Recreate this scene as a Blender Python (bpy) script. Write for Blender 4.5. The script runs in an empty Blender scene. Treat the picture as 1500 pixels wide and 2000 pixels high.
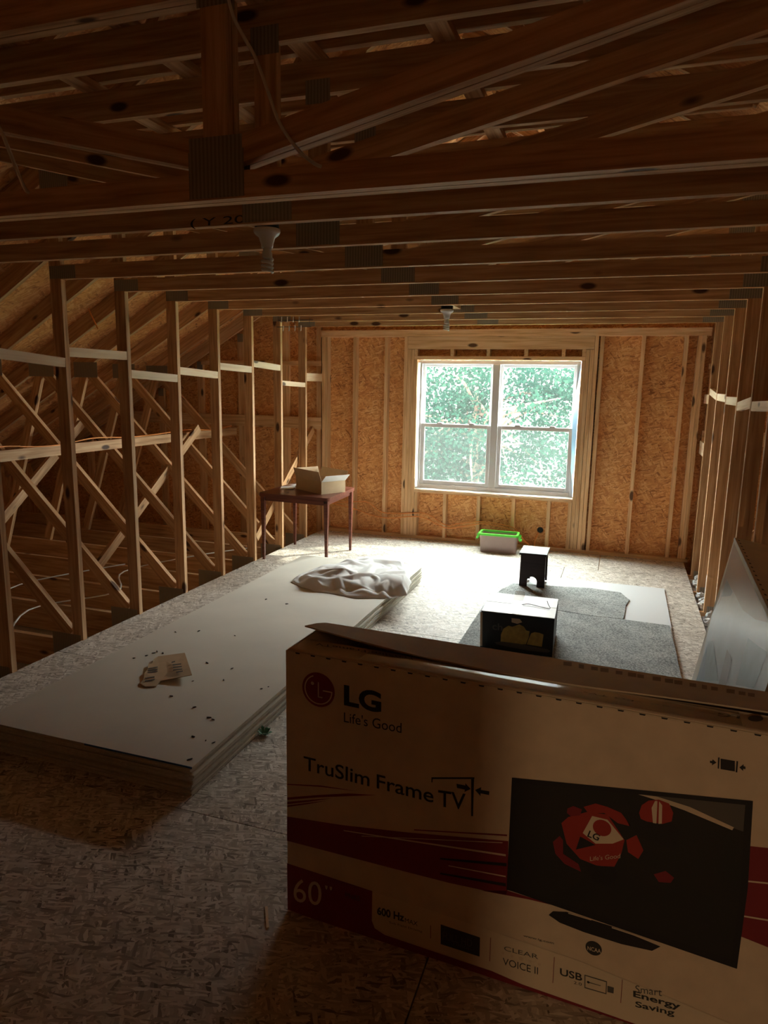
import bpy, bmesh, math, random
from mathutils import Vector, Matrix, noise

random.seed(7)
SC = bpy.context.scene
COL = SC.collection
PI = math.pi

# ------------------------------------------------------------------ camera
CAM = Vector((3.4871, -1.3430, 1.8096))
FPX = 1362.7
PITCH, YAW, ROLL = 0.1805, 0.3268, 0.0180
_f = Vector((-math.sin(YAW) * math.cos(PITCH), math.cos(YAW) * math.cos(PITCH), -math.sin(PITCH)))
_r = Vector((math.cos(YAW), math.sin(YAW), 0))
_u = _r.cross(_f)
RT = math.cos(ROLL) * _r + math.sin(ROLL) * _u
UP = -math.sin(ROLL) * _r + math.cos(ROLL) * _u
FW = _f
cam_d = bpy.data.cameras.new('camera')
cam = bpy.data.objects.new('camera', cam_d)
COL.objects.link(cam)
M = Matrix((RT, UP, -FW)).transposed().to_4x4()
M.translation = CAM
cam.matrix_world = M
cam_d.sensor_fit = 'VERTICAL'
cam_d.sensor_height = 24.0
cam_d.sensor_width = 18.0
cam_d.lens = FPX / 2000 * 24.0
cam_d.clip_start = 0.02
cam_d.clip_end = 300
SC.camera = cam

def at(u, v, **k):
    """pixel of the 1500x2000 frame -> point on the axis plane x=, y= or z="""
    d = FW + RT * ((u - 750) / FPX) - UP * ((v - 1000) / FPX)
    (a, val), = k.items()
    i = 'xyz'.index(a)
    return CAM + d * ((val - CAM[i]) / d[i])

def at_plane(u, v, p, n):
    d = FW + RT * ((u - 750) / FPX) - UP * ((v - 1000) / FPX)
    return CAM + d * ((p - CAM).dot(n) / d.dot(n))

# ------------------------------------------------------------------ light
SC.view_settings.view_transform = 'Standard'
SC.view_settings.look = 'None'
SC.view_settings.gamma = 1.0
SC.view_settings.use_curve_mapping = False
SC.view_settings.exposure = 1.95
SC.cycles.diffuse_bounces = 4
SC.cycles.max_bounces = 14
SC.cycles.transparent_max_bounces = 16

world = bpy.data.worlds.new('sky')
SC.world = world
world.use_nodes = True
wn = world.node_tree.nodes
bgn = wn['Background']
bgn.inputs['Color'].default_value = (0.99, 0.97, 0.96, 1)
bgn.inputs['Strength'].default_value = 14.0

sun_d = bpy.data.lights.new('sun', 'SUN')
sun_d.energy = 1.8
sun_d.angle = math.radians(2.5)
sun_d.color = (1.0, 0.93, 0.80)
sun = bpy.data.objects.new('sun', sun_d)
COL.objects.link(sun)
SUN_DIR = Vector((-0.80, -0.80, -0.95)).normalized()
sun.rotation_euler = SUN_DIR.to_track_quat('-Z', 'Y').to_euler()
sun.location = (10, 20, 14)

# window portal: only guides the sampling of the sky through the window
por_d = bpy.data.lights.new('window_portal', 'AREA')
por_d.shape = 'RECTANGLE'
por_d.size = 1.80
por_d.size_y = 1.48
por_d.cycles.is_portal = True
por = bpy.data.objects.new('window_portal', por_d)
COL.objects.link(por)
por.location = (2.10, 6.70, 1.35)
por.rotation_euler = (-PI / 2, 0, 0)

# unseen warm lamp added behind the camera to warm the carton's right side
st_d = bpy.data.lights.new('added_warm_lamp', 'AREA')
st_d.shape = 'DISK'
st_d.size = 0.05
st_d.energy = 17.0
st_d.color = (1.0, 0.66, 0.36)
st = bpy.data.objects.new('added_warm_lamp', st_d)
COL.objects.link(st)
st.location = (3.553, -8.0, 2.20)
st.rotation_euler = (Vector((3.55, 0.5, 0.6)) - st.location).to_track_quat('-Z', 'Y').to_euler()

# ------------------------------------------------------------------ materials
def new_mat(name):
    m = bpy.data.materials.new(name)
    m.use_nodes = True
    nt = m.node_tree
    b = nt.nodes['Principled BSDF']
    return m, nt, b

def N(nt, t, **kw):
    n = nt.nodes.new(t)
    for k, v in kw.items():
        setattr(n, k, v)
    return n

def plain(name, col, rough=0.6, metal=0.0, noise_amt=0.0, nscale=20, spec=0.5, bump=0.0):
    m, nt, b = new_mat(name)
    b.inputs['Base Color'].default_value = (*col, 1)
    b.inputs['Roughness'].default_value = rough
    b.inputs['Metallic'].default_value = metal
    b.inputs['Specular IOR Level'].default_value = spec
    if noise_amt or bump:
        tc = N(nt, 'ShaderNodeTexCoord')
        no = N(nt, 'ShaderNodeTexNoise')
        no.inputs['Scale'].default_value = nscale
        no.inputs['Detail'].default_value = 6
        nt.links.new(tc.outputs['Object'], no.inputs['Vector'])
        if noise_amt:
            rp = N(nt, 'ShaderNodeValToRGB')
            rp.color_ramp.elements[0].position = 0.3
            rp.color_ramp.elements[1].position = 0.7
            rp.color_ramp.elements[0].color = (*[c * (1 - noise_amt) for c in col], 1)
            rp.color_ramp.elements[1].color = (*[min(1, c * (1 + noise_amt)) for c in col], 1)
            nt.links.new(no.outputs['Fac'], rp.inputs['Fac'])
            nt.links.new(rp.outputs['Color'], b.inputs['Base Color'])
        if bump:
            bp = N(nt, 'ShaderNodeBump')
            bp.inputs['Strength'].default_value = bump
            bp.inputs['Distance'].default_value = 0.004
            nt.links.new(no.outputs['Fac'], bp.inputs['Height'])
            nt.links.new(bp.outputs['Normal'], b.inputs['Normal'])
    return m

def math_node(nt, op, a, b=None):
    n = N(nt, 'ShaderNodeMath', operation=op)
    for i, v in enumerate((a, b)):
        if v is None:
            continue
        if isinstance(v, (int, float)):
            n.inputs[i].default_value = v
        else:
            nt.links.new(v, n.inputs[i])
    return n.outputs[0]

def lumber(name, light, mid, dark, rough=0.62):
    """grain along local X, growth streaks, a few knots, every stick a little different"""
    m, nt, b = new_mat(name)
    tc = N(nt, 'ShaderNodeTexCoord')
    oi = N(nt, 'ShaderNodeObjectInfo')
    off = N(nt, 'ShaderNodeCombineXYZ')
    r100 = math_node(nt, 'MULTIPLY', oi.outputs['Random'], 97.0)
    for i in range(3):
        nt.links.new(r100, off.inputs[i])
    add = N(nt, 'ShaderNodeVectorMath', operation='ADD')
    nt.links.new(tc.outputs['Object'], add.inputs[0])
    nt.links.new(off.outputs[0], add.inputs[1])
    mp = N(nt, 'ShaderNodeMapping')
    mp.inputs['Scale'].default_value = (1.6, 30, 30)
    nt.links.new(add.outputs[0], mp.inputs['Vector'])
    no = N(nt, 'ShaderNodeTexNoise')
    no.inputs['Scale'].default_value = 1.4
    no.inputs['Detail'].default_value = 5
    no.inputs['Distortion'].default_value = 0.6
    nt.links.new(mp.outputs[0], no.inputs['Vector'])
    rp = N(nt, 'ShaderNodeValToRGB')
    e = rp.color_ramp.elements
    e[0].position, e[0].color = 0.28, (*dark, 1)
    e[1].position, e[1].color = 0.72, (*light, 1)
    x = e.new(0.5)
    x.color = (*mid, 1)
    nt.links.new(no.outputs['Fac'], rp.inputs['Fac'])
    # knots
    mk = N(nt, 'ShaderNodeMapping')
    mk.inputs['Scale'].default_value = (2.4, 6.0, 6.0)
    nt.links.new(add.outputs[0], mk.inputs['Vector'])
    vo = N(nt, 'ShaderNodeTexVoronoi')
    vo.inputs['Scale'].default_value = 1.0
    nt.links.new(mk.outputs[0], vo.inputs['Vector'])
    kr = N(nt, 'ShaderNodeValToRGB')
    kr.color_ramp.elements[0].position = 0.10
    kr.color_ramp.elements[0].color = (1, 1, 1, 1)
    kr.color_ramp.elements[1].position = 0.16
    kr.color_ramp.elements[1].color = (0, 0, 0, 1)
    nt.links.new(vo.outputs['Distance'], kr.inputs['Fac'])
    mx = N(nt, 'ShaderNodeMix', data_type='RGBA')
    nt.links.new(kr.outputs['Color'], mx.inputs[0])
    nt.links.new(rp.outputs['Color'], mx.inputs[6])
    mx.inputs[7].default_value = (dark[0] * 0.22, dark[1] * 0.18, dark[2] * 0.18, 1)
    hs = N(nt, 'ShaderNodeHueSaturation')
    nt.links.new(mx.outputs[2], hs.inputs['Color'])
    nt.links.new(math_node(nt, 'ADD', math_node(nt, 'MULTIPLY', oi.outputs['Random'], 0.30), 0.85), hs.inputs['Value'])
    nt.links.new(hs.outputs[0], b.inputs['Base Color'])
    b.inputs['Roughness'].default_value = rough
    b.inputs['Specular IOR Level'].default_value = 0.3
    return m

def osb(name, cols, rough=0.7, bump=0.25, s=1.0, spec=0.3):
    """oriented strand board: overlapping layers of random strands in the local XY plane"""
    m, nt, b = new_mat(name)
    tc = N(nt, 'ShaderNodeTexCoord')
    oi = N(nt, 'ShaderNodeObjectInfo')
    off = N(nt, 'ShaderNodeCombineXYZ')
    r100 = math_node(nt, 'MULTIPLY', oi.outputs['Random'], 61.0)
    for i in range(2):
        nt.links.new(r100, off.inputs[i])
    add = N(nt, 'ShaderNodeVectorMath', operation='ADD')
    nt.links.new(tc.outputs['Object'], add.inputs[0])
    nt.links.new(off.outputs[0], add.inputs[1])
    # bend the strands a bit
    nd = N(nt, 'ShaderNodeTexNoise')
    nd.inputs['Scale'].default_value = 7
    nt.links.new(add.outputs[0], nd.inputs['Vector'])
    sc = N(nt, 'ShaderNodeVectorMath', operation='SCALE')
    nt.links.new(nd.outputs['Color'], sc.inputs[0])
    sc.inputs['Scale'].default_value = 0.045
    ad2 = N(nt, 'ShaderNodeVectorMath', operation='ADD')
    nt.links.new(add.outputs[0], ad2.inputs[0])
    nt.links.new(sc.outputs[0], ad2.inputs[1])
    val = None
    for k, (ang, sx, sy) in enumerate(((1.45, 9, 55), (0.35, 11, 60), (2.35, 12, 70), (1.0, 10, 52), (2.9, 13, 75))):
        ro = N(nt, 'ShaderNodeVectorRotate', rotation_type='Z_AXIS')
        ro.inputs['Angle'].default_value = ang
        nt.links.new(ad2.outputs[0], ro.inputs['Vector'])
        mp = N(nt, 'ShaderNodeMapping')
        mp.inputs['Scale'].default_value = (sx * s, sy * s, 0.01)
        mp.inputs['Location'].default_value = (k * 3.1, k * 7.7, k)
        nt.links.new(ro.outputs[0], mp.inputs['Vector'])
        vo = N(nt, 'ShaderNodeTexVoronoi', voronoi_dimensions='2D')
        vo.inputs['Scale'].default_value = 1.0
        nt.links.new(mp.outputs[0], vo.inputs['Vector'])
        sp = N(nt, 'ShaderNodeSeparateColor')
        nt.links.new(vo.outputs['Color'], sp.inputs[0])
        if val is None:
            val = sp.outputs[1]
        else:
            mk = math_node(nt, 'GREATER_THAN', sp.outputs[0], 0.62)
            mx = N(nt, 'ShaderNodeMix', data_type='FLOAT')
            nt.links.new(mk, mx.inputs[0])
            nt.links.new(val, mx.inputs[2])
            nt.links.new(sp.outputs[1], mx.inputs[3])
            val = mx.outputs[0]
    no = N(nt, 'ShaderNodeTexNoise')
    no.inputs['Scale'].default_value = 2.2
    no.inputs['Detail'].default_value = 4
    nt.links.new(add.outputs[0], no.inputs['Vector'])
    v2 = math_node(nt, 'ADD', math_node(nt, 'MULTIPLY', val, 0.72), math_node(nt, 'MULTIPLY', no.outputs['Fac'], 0.30))
    rp = N(nt, 'ShaderNodeValToRGB')
    e = rp.color_ramp.elements
    e[0].position, e[0].color = 0.10, (*cols[0], 1)
    e[1].position, e[1].color = 0.95, (*cols[3], 1)
    a = e.new(0.25); a.color = (*cols[1], 1)
    a = e.new(0.62); a.color = (*cols[2], 1)
    nt.links.new(v2, rp.inputs['Fac'])
    nt.links.new(rp.outputs['Color'], b.inputs['Base Color'])
    bp = N(nt, 'ShaderNodeBump')
    bp.inputs['Strength'].default_value = bump
    bp.inputs['Distance'].default_value = 0.002
    nt.links.new(val, bp.inputs['Height'])
    nt.links.new(bp.outputs['Normal'], b.inputs['Normal'])
    b.inputs['Roughness'].default_value = rough
    b.inputs['Specular IOR Level'].default_value = spec
    return m

MAT = {}
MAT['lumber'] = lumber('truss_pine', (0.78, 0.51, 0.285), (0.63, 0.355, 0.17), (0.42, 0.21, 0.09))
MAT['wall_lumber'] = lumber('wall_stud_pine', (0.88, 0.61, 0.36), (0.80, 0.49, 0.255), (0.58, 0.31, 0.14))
MAT['pale_lumber'] = lumber('pale_pine', (0.95, 0.76, 0.55), (0.90, 0.69, 0.47), (0.78, 0.56, 0.35))
MAT['osb_wall'] = osb('wall_strand_board', ((0.35, 0.12, 0.037), (0.64, 0.27, 0.095), (0.80, 0.39, 0.145), (0.92, 0.57, 0.27)), s=1.35)
MAT['osb_roof'] = osb('roof_strand_board', ((0.36, 0.12, 0.04), (0.66, 0.27, 0.09), (0.80, 0.37, 0.13), (0.92, 0.54, 0.25)))
MAT['osb_floor'] = osb('floor_strand_board', ((0.15, 0.12, 0.095), (0.43, 0.37, 0.305), (0.68, 0.61, 0.53), (0.95, 0.90, 0.83)), rough=0.55, bump=0.5, s=1.7)
MAT['drywall_face'] = plain('drywall_paper', (0.76, 0.72, 0.63), 0.75, noise_amt=0.04, nscale=3)
MAT['drywall_edge'] = plain('gypsum_edge', (0.56, 0.52, 0.44), 0.9, noise_amt=0.15, nscale=40)
MAT['white_vinyl'] = plain('white_vinyl', (0.72, 0.70, 0.72), 0.35)
MAT['black'] = plain('black_print', (0.012, 0.012, 0.014), 0.6)
MAT['kraft'] = plain('kraft_cardboard', (0.68, 0.57, 0.43), 0.62, noise_amt=0.06, nscale=14, spec=0.35)
MAT['kraft_dark'] = plain('dim_brown_print', (0.30, 0.22, 0.145), 0.65)
MAT['kraft_in'] = plain('plain_cardboard', (0.56, 0.40, 0.24), 0.8, noise_amt=0.06, nscale=14)
MAT['cream'] = plain('cream_print', (0.72, 0.62, 0.47), 0.6)
MAT['red_print'] = plain('dark_red_print', (0.22, 0.016, 0.022), 0.55)
MAT['red_bright'] = plain('red_print', (0.36, 0.03, 0.02), 0.55)
MAT['grey_print'] = plain('grey_print', (0.10, 0.095, 0.085), 0.6)
MAT['dark_print'] = plain('charcoal_print', (0.035, 0.035, 0.032), 0.55)
MAT['night_print'] = plain('night_print', (0.016, 0.016, 0.015), 0.6)
MAT['white_print'] = plain('white_print', (0.75, 0.72, 0.66), 0.6)
MAT['orange_cable'] = plain('orange_cable_sheath', (0.88, 0.33, 0.08), 0.45)
MAT['white_cable'] = plain('white_cable_sheath', (0.80, 0.77, 0.72), 0.45)
MAT['porcelain'] = plain('white_porcelain', (0.80, 0.78, 0.74), 0.18)
MAT['bulb_glass'] = plain('frosted_bulb_glass', (0.85, 0.85, 0.82), 0.2)
MAT['steel'] = plain('white_metal_hook', (0.85, 0.85, 0.88), 0.25)
MAT['dark_steel'] = plain('dark_wire', (0.10, 0.10, 0.10), 0.4, metal=0.6)
MAT['dark_wood'] = lumber('espresso_wood', (0.040, 0.020, 0.020), (0.030, 0.015, 0.015), (0.020, 0.010, 0.010), 0.30)
MAT['mahogany'] = lumber('mahogany_wood', (0.20, 0.07, 0.045), (0.14, 0.045, 0.03), (0.08, 0.025, 0.02), 0.32)
MAT['cloth'] = plain('white_drop_cloth', (0.84, 0.83, 0.82), 0.9, noise_amt=0.04, nscale=9)
MAT['paper'] = plain('white_paper', (0.82, 0.82, 0.80), 0.7)
MAT['green_plastic'] = plain('lime_plastic', (0.10, 0.62, 0.05), 0.3)
MAT['bin_plastic'] = plain('mauve_plastic', (0.33, 0.22, 0.20), 0.32, noise_amt=0.05, nscale=8)
MAT['navy'] = plain('navy_box_print', (0.010, 0.014, 0.020), 0.45)
MAT['box_top'] = plain('pale_box_top', (0.50, 0.47, 0.42), 0.45, noise_amt=0.05, nscale=10)
MAT['yellow_print'] = plain('golden_food_print', (0.46, 0.34, 0.09), 0.5, noise_amt=0.2, nscale=30)
MAT['foam_board'] = plain('white_board', (0.74, 0.75, 0.76), 0.5)
MAT['blue_tape'] = plain('blue_tape', (0.04, 0.12, 0.32), 0.4)
MAT['sky_film'] = plain('pale_blue_film', (0.35, 0.58, 0.80), 0.4)
MAT['insulation'] = plain('blown_insulation', (0.78, 0.78, 0.78), 0.95, noise_amt=0.1, nscale=30)
MAT['leaf_debris'] = plain('dark_debris', (0.04, 0.03, 0.022), 0.9)
MAT['green_scrap'] = plain('green_plastic_scrap', (0.10, 0.28, 0.15), 0.5)
MAT['bark'] = plain('tree_bark', (0.10, 0.075, 0.055), 0.9, noise_amt=0.3, nscale=14)
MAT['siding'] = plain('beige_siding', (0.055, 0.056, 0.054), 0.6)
MAT['grass'] = plain('lawn_grass', (0.05, 0.11, 0.03), 0.95, noise_amt=0.4, nscale=3)
MAT['galv'] = None

def galv():
    m, nt, b = new_mat('galvanised_plate')
    tc = N(nt, 'ShaderNodeTexCoord')
    wv = N(nt, 'ShaderNodeTexWave', wave_type='BANDS', bands_direction='X')
    wv.inputs['Scale'].default_value = 20.0
    wv.inputs['Distortion'].default_value = 0.6
    nt.links.new(tc.outputs['Object'], wv.inputs['Vector'])
    rp = N(nt, 'ShaderNodeValToRGB')
    rp.color_ramp.elements[0].color = (0.25, 0.205, 0.145, 1)
    rp.color_ramp.elements[0].position = 0.35
    rp.color_ramp.elements[1].color = (0.37, 0.315, 0.24, 1)
    rp.color_ramp.elements[1].position = 0.6
    nt.links.new(wv.outputs['Fac'], rp.inputs['Fac'])
    nt.links.new(rp.outputs['Color'], b.inputs['Base Color'])
    b.inputs['Metallic'].default_value = 0.0
    b.inputs['Roughness'].default_value = 0.55
    return m
MAT['galv'] = galv()

def carpet_mat():
    m, nt, b = new_mat('grey_carpet')
    tc = N(nt, 'ShaderNodeTexCoord')
    no = N(nt, 'ShaderNodeTexNoise')
    no.inputs['Scale'].default_value = 95
    no.inputs['Detail'].default_value = 8
    nt.links.new(tc.outputs['Object'], no.inputs['Vector'])
    n2 = N(nt, 'ShaderNodeTexNoise')
    n2.inputs['Scale'].default_value = 5
    n2.inputs['Detail'].default_value = 5
    nt.links.new(tc.outputs['Object'], n2.inputs['Vector'])
    v = math_node(nt, 'ADD', math_node(nt, 'MULTIPLY', no.outputs['Fac'], 0.75), math_node(nt, 'MULTIPLY', n2.outputs['Fac'], 0.25))
    rp = N(nt, 'ShaderNodeValToRGB')
    rp.color_ramp.elements[0].position = 0.36
    rp.color_ramp.elements[0].color = (0.13, 0.14, 0.135, 1)
    rp.color_ramp.elements[1].position = 0.64
    rp.color_ramp.elements[1].color = (0.56, 0.57, 0.55, 1)
    nt.links.new(v, rp.inputs['Fac'])
    nt.links.new(rp.outputs['Color'], b.inputs['Base Color'])
    bp = N(nt, 'ShaderNodeBump')
    bp.inputs['Strength'].default_value = 0.8
    bp.inputs['Distance'].default_value = 0.006
    nt.links.new(no.outputs['Fac'], bp.inputs['Height'])
    nt.links.new(bp.outputs['Normal'], b.inputs['Normal'])
    b.inputs['Roughness'].default_value = 0.95
    return m
MAT['carpet'] = carpet_mat()

def clear_mat(name, tint, gloss, haze=0.0, haze_col=(0.8, 0.8, 0.8), rough=0.02):
    """thin sheet: lets light straight through, with a mirror share and a share of scattered haze"""
    m = bpy.data.materials.new(name)
    m.use_nodes = True
    nt = m.node_tree
    nt.nodes.remove(nt.nodes['Principled BSDF'])
    out = nt.nodes['Material Output']
    tr = N(nt, 'ShaderNodeBsdfTransparent')
    tr.inputs[0].default_value = (*tint, 1)
    gl = N(nt, 'ShaderNodeBsdfGlossy')
    gl.inputs['Roughness'].default_value = rough
    mx = N(nt, 'ShaderNodeMixShader')
    mx.inputs[0].default_value = gloss
    nt.links.new(tr.outputs[0], mx.inputs[1])
    nt.links.new(gl.outputs[0], mx.inputs[2])
    last = mx
    if haze:
        df = N(nt, 'ShaderNodeBsdfTranslucent')
        df.inputs[0].default_value = (*haze_col, 1)
        m2 = N(nt, 'ShaderNodeMixShader')
        m2.inputs[0].default_value = haze
        nt.links.new(mx.outputs[0], m2.inputs[1])
        nt.links.new(df.outputs[0], m2.inputs[2])
        last = m2
    nt.links.new(last.outputs[0], out.inputs['Surface'])
    return m
MAT['glass'] = clear_mat('window_glass', (0.93, 0.97, 0.955), 0.03, 0.006)
MAT['screen'] = clear_mat('insect_screen', (0.84, 0.88, 0.87), 0.0, 0.009)
MAT['tape'] = clear_mat('clear_packing_tape', (0.92, 0.92, 0.90), 0.30, 0.0, rough=0.10)

def leaf_mat():
    m = bpy.data.materials.new('tree_leaves')
    m.use_nodes = True
    nt = m.node_tree
    b = nt.nodes['Principled BSDF']
    out = nt.nodes['Material Output']
    tc = N(nt, 'ShaderNodeTexCoord')
    no = N(nt, 'ShaderNodeTexNoise')
    no.inputs['Scale'].default_value = 1.1
    no.inputs['Detail'].default_value = 5
    nt.links.new(tc.outputs['Object'], no.inputs['Vector'])
    rp = N(nt, 'ShaderNodeValToRGB')
    rp.color_ramp.elements[0].position = 0.35
    rp.color_ramp.elements[0].color = (0.004, 0.030, 0.021, 1)
    rp.color_ramp.elements[1].position = 0.68
    rp.color_ramp.elements[1].color = (0.012, 0.040, 0.025, 1)
    nt.links.new(no.outputs['Fac'], rp.inputs['Fac'])
    nt.links.new(rp.outputs['Color'], b.inputs['Base Color'])
    b.inputs['Roughness'].default_value = 0.7
    b.inputs['Specular IOR Level'].default_value = 0.05
    tl = N(nt, 'ShaderNodeBsdfTranslucent')
    nt.links.new(rp.outputs['Color'], tl.inputs[0])
    mx = N(nt, 'ShaderNodeMixShader')
    mx.inputs[0].default_value = 0.5
    nt.links.new(b.outputs[0], mx.inputs[1])
    nt.links.new(tl.outputs[0], mx.inputs[2])
    nt.links.new(mx.outputs[0], out.inputs['Surface'])
    return m
MAT['leaf'] = leaf_mat()

# ------------------------------------------------------------------ helpers
def world_of(o):
    m = o.matrix_basis.copy()
    while o.parent:
        o = o.parent
        m = o.matrix_basis @ m
    return m

def link(name, data, parent=None, M=None, mat=None):
    o = bpy.data.objects.new(name, data)
    COL.objects.link(o)
    M = M or Matrix.Identity(4)
    if parent is not None:
        o.parent = parent
        M = world_of(parent).inverted() @ M
    o.matrix_basis = M
    if mat is not None and not data.materials:
        data.materials.append(MAT[mat] if isinstance(mat, str) else mat)
    return o

def tag(o, label=None, cat=None, group=None, kind=None):
    if label: o['label'] = label
    if cat: o['category'] = cat
    if group: o['group'] = group
    if kind: o['kind'] = kind
    return o

def thing(name, loc, label, cat, group=None, rz=0.0, kind=None):
    o = bpy.data.objects.new(name, None)
    COL.objects.link(o)
    o.empty_display_size = 0.05
    o.matrix_basis = Matrix.Translation(loc) @ Matrix.Rotation(rz, 4, 'Z')
    return tag(o, label, cat, group, kind)

_cache = {}
def box_mesh(sx, sy, sz, mat, bevel=0.0):
    key = (round(sx, 3), round(sy, 3), round(sz, 4), mat, bevel)
    if key in _cache:
        return _cache[key]
    bm = bmesh.new()
    bmesh.ops.create_cube(bm, size=1.0)
    bmesh.ops.scale(bm, vec=(sx, sy, sz), verts=bm.verts)
    if bevel:
        bmesh.ops.bevel(bm, geom=bm.edges[:], offset=bevel, segments=2, affect='EDGES', profile=0.5)
    me = bpy.data.meshes.new('box')
    bm.to_mesh(me)
    bm.free()
    me.materials.append(MAT[mat])
    _cache[key] = me
    return me

def box(name, lo, hi, mat, parent=None, bevel=0.0):
    """axis aligned box in world space; the long axis becomes local X so that grain runs along it"""
    lo, hi = Vector(lo), Vector(hi)
    c, d = (lo + hi) / 2, hi - lo
    ax = max(range(3), key=lambda i: d[i])
    if ax == 0:
        R, s = Matrix.Identity(4), (d.x, d.y, d.z)
    elif ax == 1:
        R, s = Matrix.Rotation(PI / 2, 4, 'Z'), (d.y, d.x, d.z)
    else:
        R, s = Matrix.Rotation(-PI / 2, 4, 'Y'), (d.z, d.y, d.x)
    return link(name, box_mesh(*s, mat, bevel), parent, Matrix.Translation(c) @ R)

def beam(name, a, b, w, t, mat, parent=None, side=(0, 1, 0), bevel=0.0):
    """stick from a to b (centre line); thickness t along `side`, width w across"""
    a, b = Vector(a), Vector(b)
    x = (b - a).normalized()
    y = Vector(side)
    y = (y - x * y.dot(x)).normalized()
    z = x.cross(y)
    R = Matrix((x, y, z)).transposed().to_4x4()
    return link(name, box_mesh((b - a).length, t, w, mat, bevel), parent, Matrix.Translation((a + b) / 2) @ R)

def mesh_obj(name, verts, faces, mat, parent=None, M=None, smooth=False):
    me = bpy.data.meshes.new(name)
    me.from_pydata([tuple(v) for v in verts], [], faces)
    me.validate()
    me.update()
    if smooth:
        for p in me.polygons:
            p.use_smooth = True
    return link(name, me, parent, M, mat)

def prism(name, pts, vec, mat, parent=None, M=None):
    """polygon (3D points) extruded by vec"""
    pts = [Vector(p) for p in pts]
    vec = Vector(vec)
    n = len(pts)
    vs = pts + [p + vec for p in pts]
    fs = [tuple(range(n))[::-1], tuple(range(n, 2 * n))]
    for i in range(n):
        j = (i + 1) % n
        fs.append((i, j, n + j, n + i))
    me = bpy.data.meshes.new(name)
    me.from_pydata(vs, [], fs)
    bm = bmesh.new()
    bm.from_mesh(me)
    bmesh.ops.recalc_face_normals(bm, faces=bm.faces)
    bmesh.ops.triangulate(bm, faces=[f for f in bm.faces if len(f.verts) > 4])
    bm.to_mesh(me)
    bm.free()
    return link(name, me, parent, M, mat)

def panel(name, pts, thick, mat, parent=None):
    """flat sheet with its own local frame: local XY lies in the sheet (for strand board)"""
    pts = [Vector(p) for p in pts]
    c = sum(pts, Vector()) / len(pts)
    x = (pts[1] - pts[0]).normalized()
    n = x.cross(pts[2] - pts[1]).normalized()
    y = n.cross(x)
    R = Matrix((x, y, n)).transposed().to_4x4()
    M = Matrix.Translation(c) @ R
    Mi = M.inverted()
    return prism(name, [Mi @ p for p in pts], (0, 0, thick), mat, parent, M)

def smooth_path(pts, per=6):
    pts = [Vector(p) for p in pts]
    P = [pts[0]] + pts + [pts[-1]]
    out = []
    for i in range(1, len(P) - 2):
        for k in range(per):
            t = k / per
            a, b, c, d = P[i - 1], P[i], P[i + 1], P[i + 2]
            out.append(0.5 * ((2 * b) + (c - a) * t + (2 * a - 5 * b + 4 * c - d) * t * t + (3 * b - a - 3 * c + d) * t ** 3))
    out.append(pts[-1])
    return out

def tube(name, pts, r, mat, parent=None, sides=7, smooth=True, per=6, flat=1.0):
    path = smooth_path(pts, per) if per else [Vector(p) for p in pts]
    vs, fs = [], []
    t0 = (path[1] - path[0]).normalized()
    ref = Vector((0, 0, 1)) if abs(t0.z) < 0.9 else Vector((1, 0, 0))
    nrm = (ref - t0 * ref.dot(t0)).normalized()
    for i, p in enumerate(path):
        t = (path[min(i + 1, len(path) - 1)] - path[max(i - 1, 0)]).normalized()
        nrm = (nrm - t * nrm.dot(t)).normalized()
        bn = t.cross(nrm)
        for k in range(sides):
            a = 2 * PI * k / sides
            rr = r(i / (len(path) - 1)) if callable(r) else r
            vs.append(p + nrm * math.cos(a) * rr * flat + bn * math.sin(a) * rr)
    for i in range(len(path) - 1):
        for k in range(sides):
            j = (k + 1) % sides
            fs.append((i * sides + k, i * sides + j, (i + 1) * sides + j, (i + 1) * sides + k))
    fs.append(tuple(range(sides))[::-1])
    fs.append(tuple(range((len(path) - 1) * sides, len(path) * sides)))
    return mesh_obj(name, vs, fs, mat, parent, None, smooth)

def lathe(name, prof, c, mat, parent=None, n=28):
    vs, fs = [], []
    for (r, z) in prof:
        for k in range(n):
            a = 2 * PI * k / n
            vs.append(Vector(c) + Vector((r * math.cos(a), r * math.sin(a), z)))
    for i in range(len(prof) - 1):
        for k in range(n):
            j = (k + 1) % n
            fs.append((i * n + k, i * n + j, (i + 1) * n + j, (i + 1) * n + k))
    fs.append(tuple(range(n))[::-1])
    fs.append(tuple(range((len(prof) - 1) * n, len(prof) * n)))
    return mesh_obj(name, vs, fs, mat, parent, None, True)

def flat_poly(name, pts, mat, parent, n, lift):
    """thin printed shape lying on a face with normal n"""
    n = Vector(n).normalized()
    pts = [Vector(p) + n * lift for p in pts]
    me = bpy.data.meshes.new(name)
    me.from_pydata(pts, [], [tuple(range(len(pts)))])
    bm = bmesh.new()
    bm.from_mesh(me)
    bmesh.ops.triangulate(bm, faces=bm.faces[:])
    for f in bm.faces:
        if f.normal.dot(n) < 0:
            f.normal_flip()
    bm.to_mesh(me)
    bm.free()
    return link(name, me, parent, None, mat)

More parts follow.
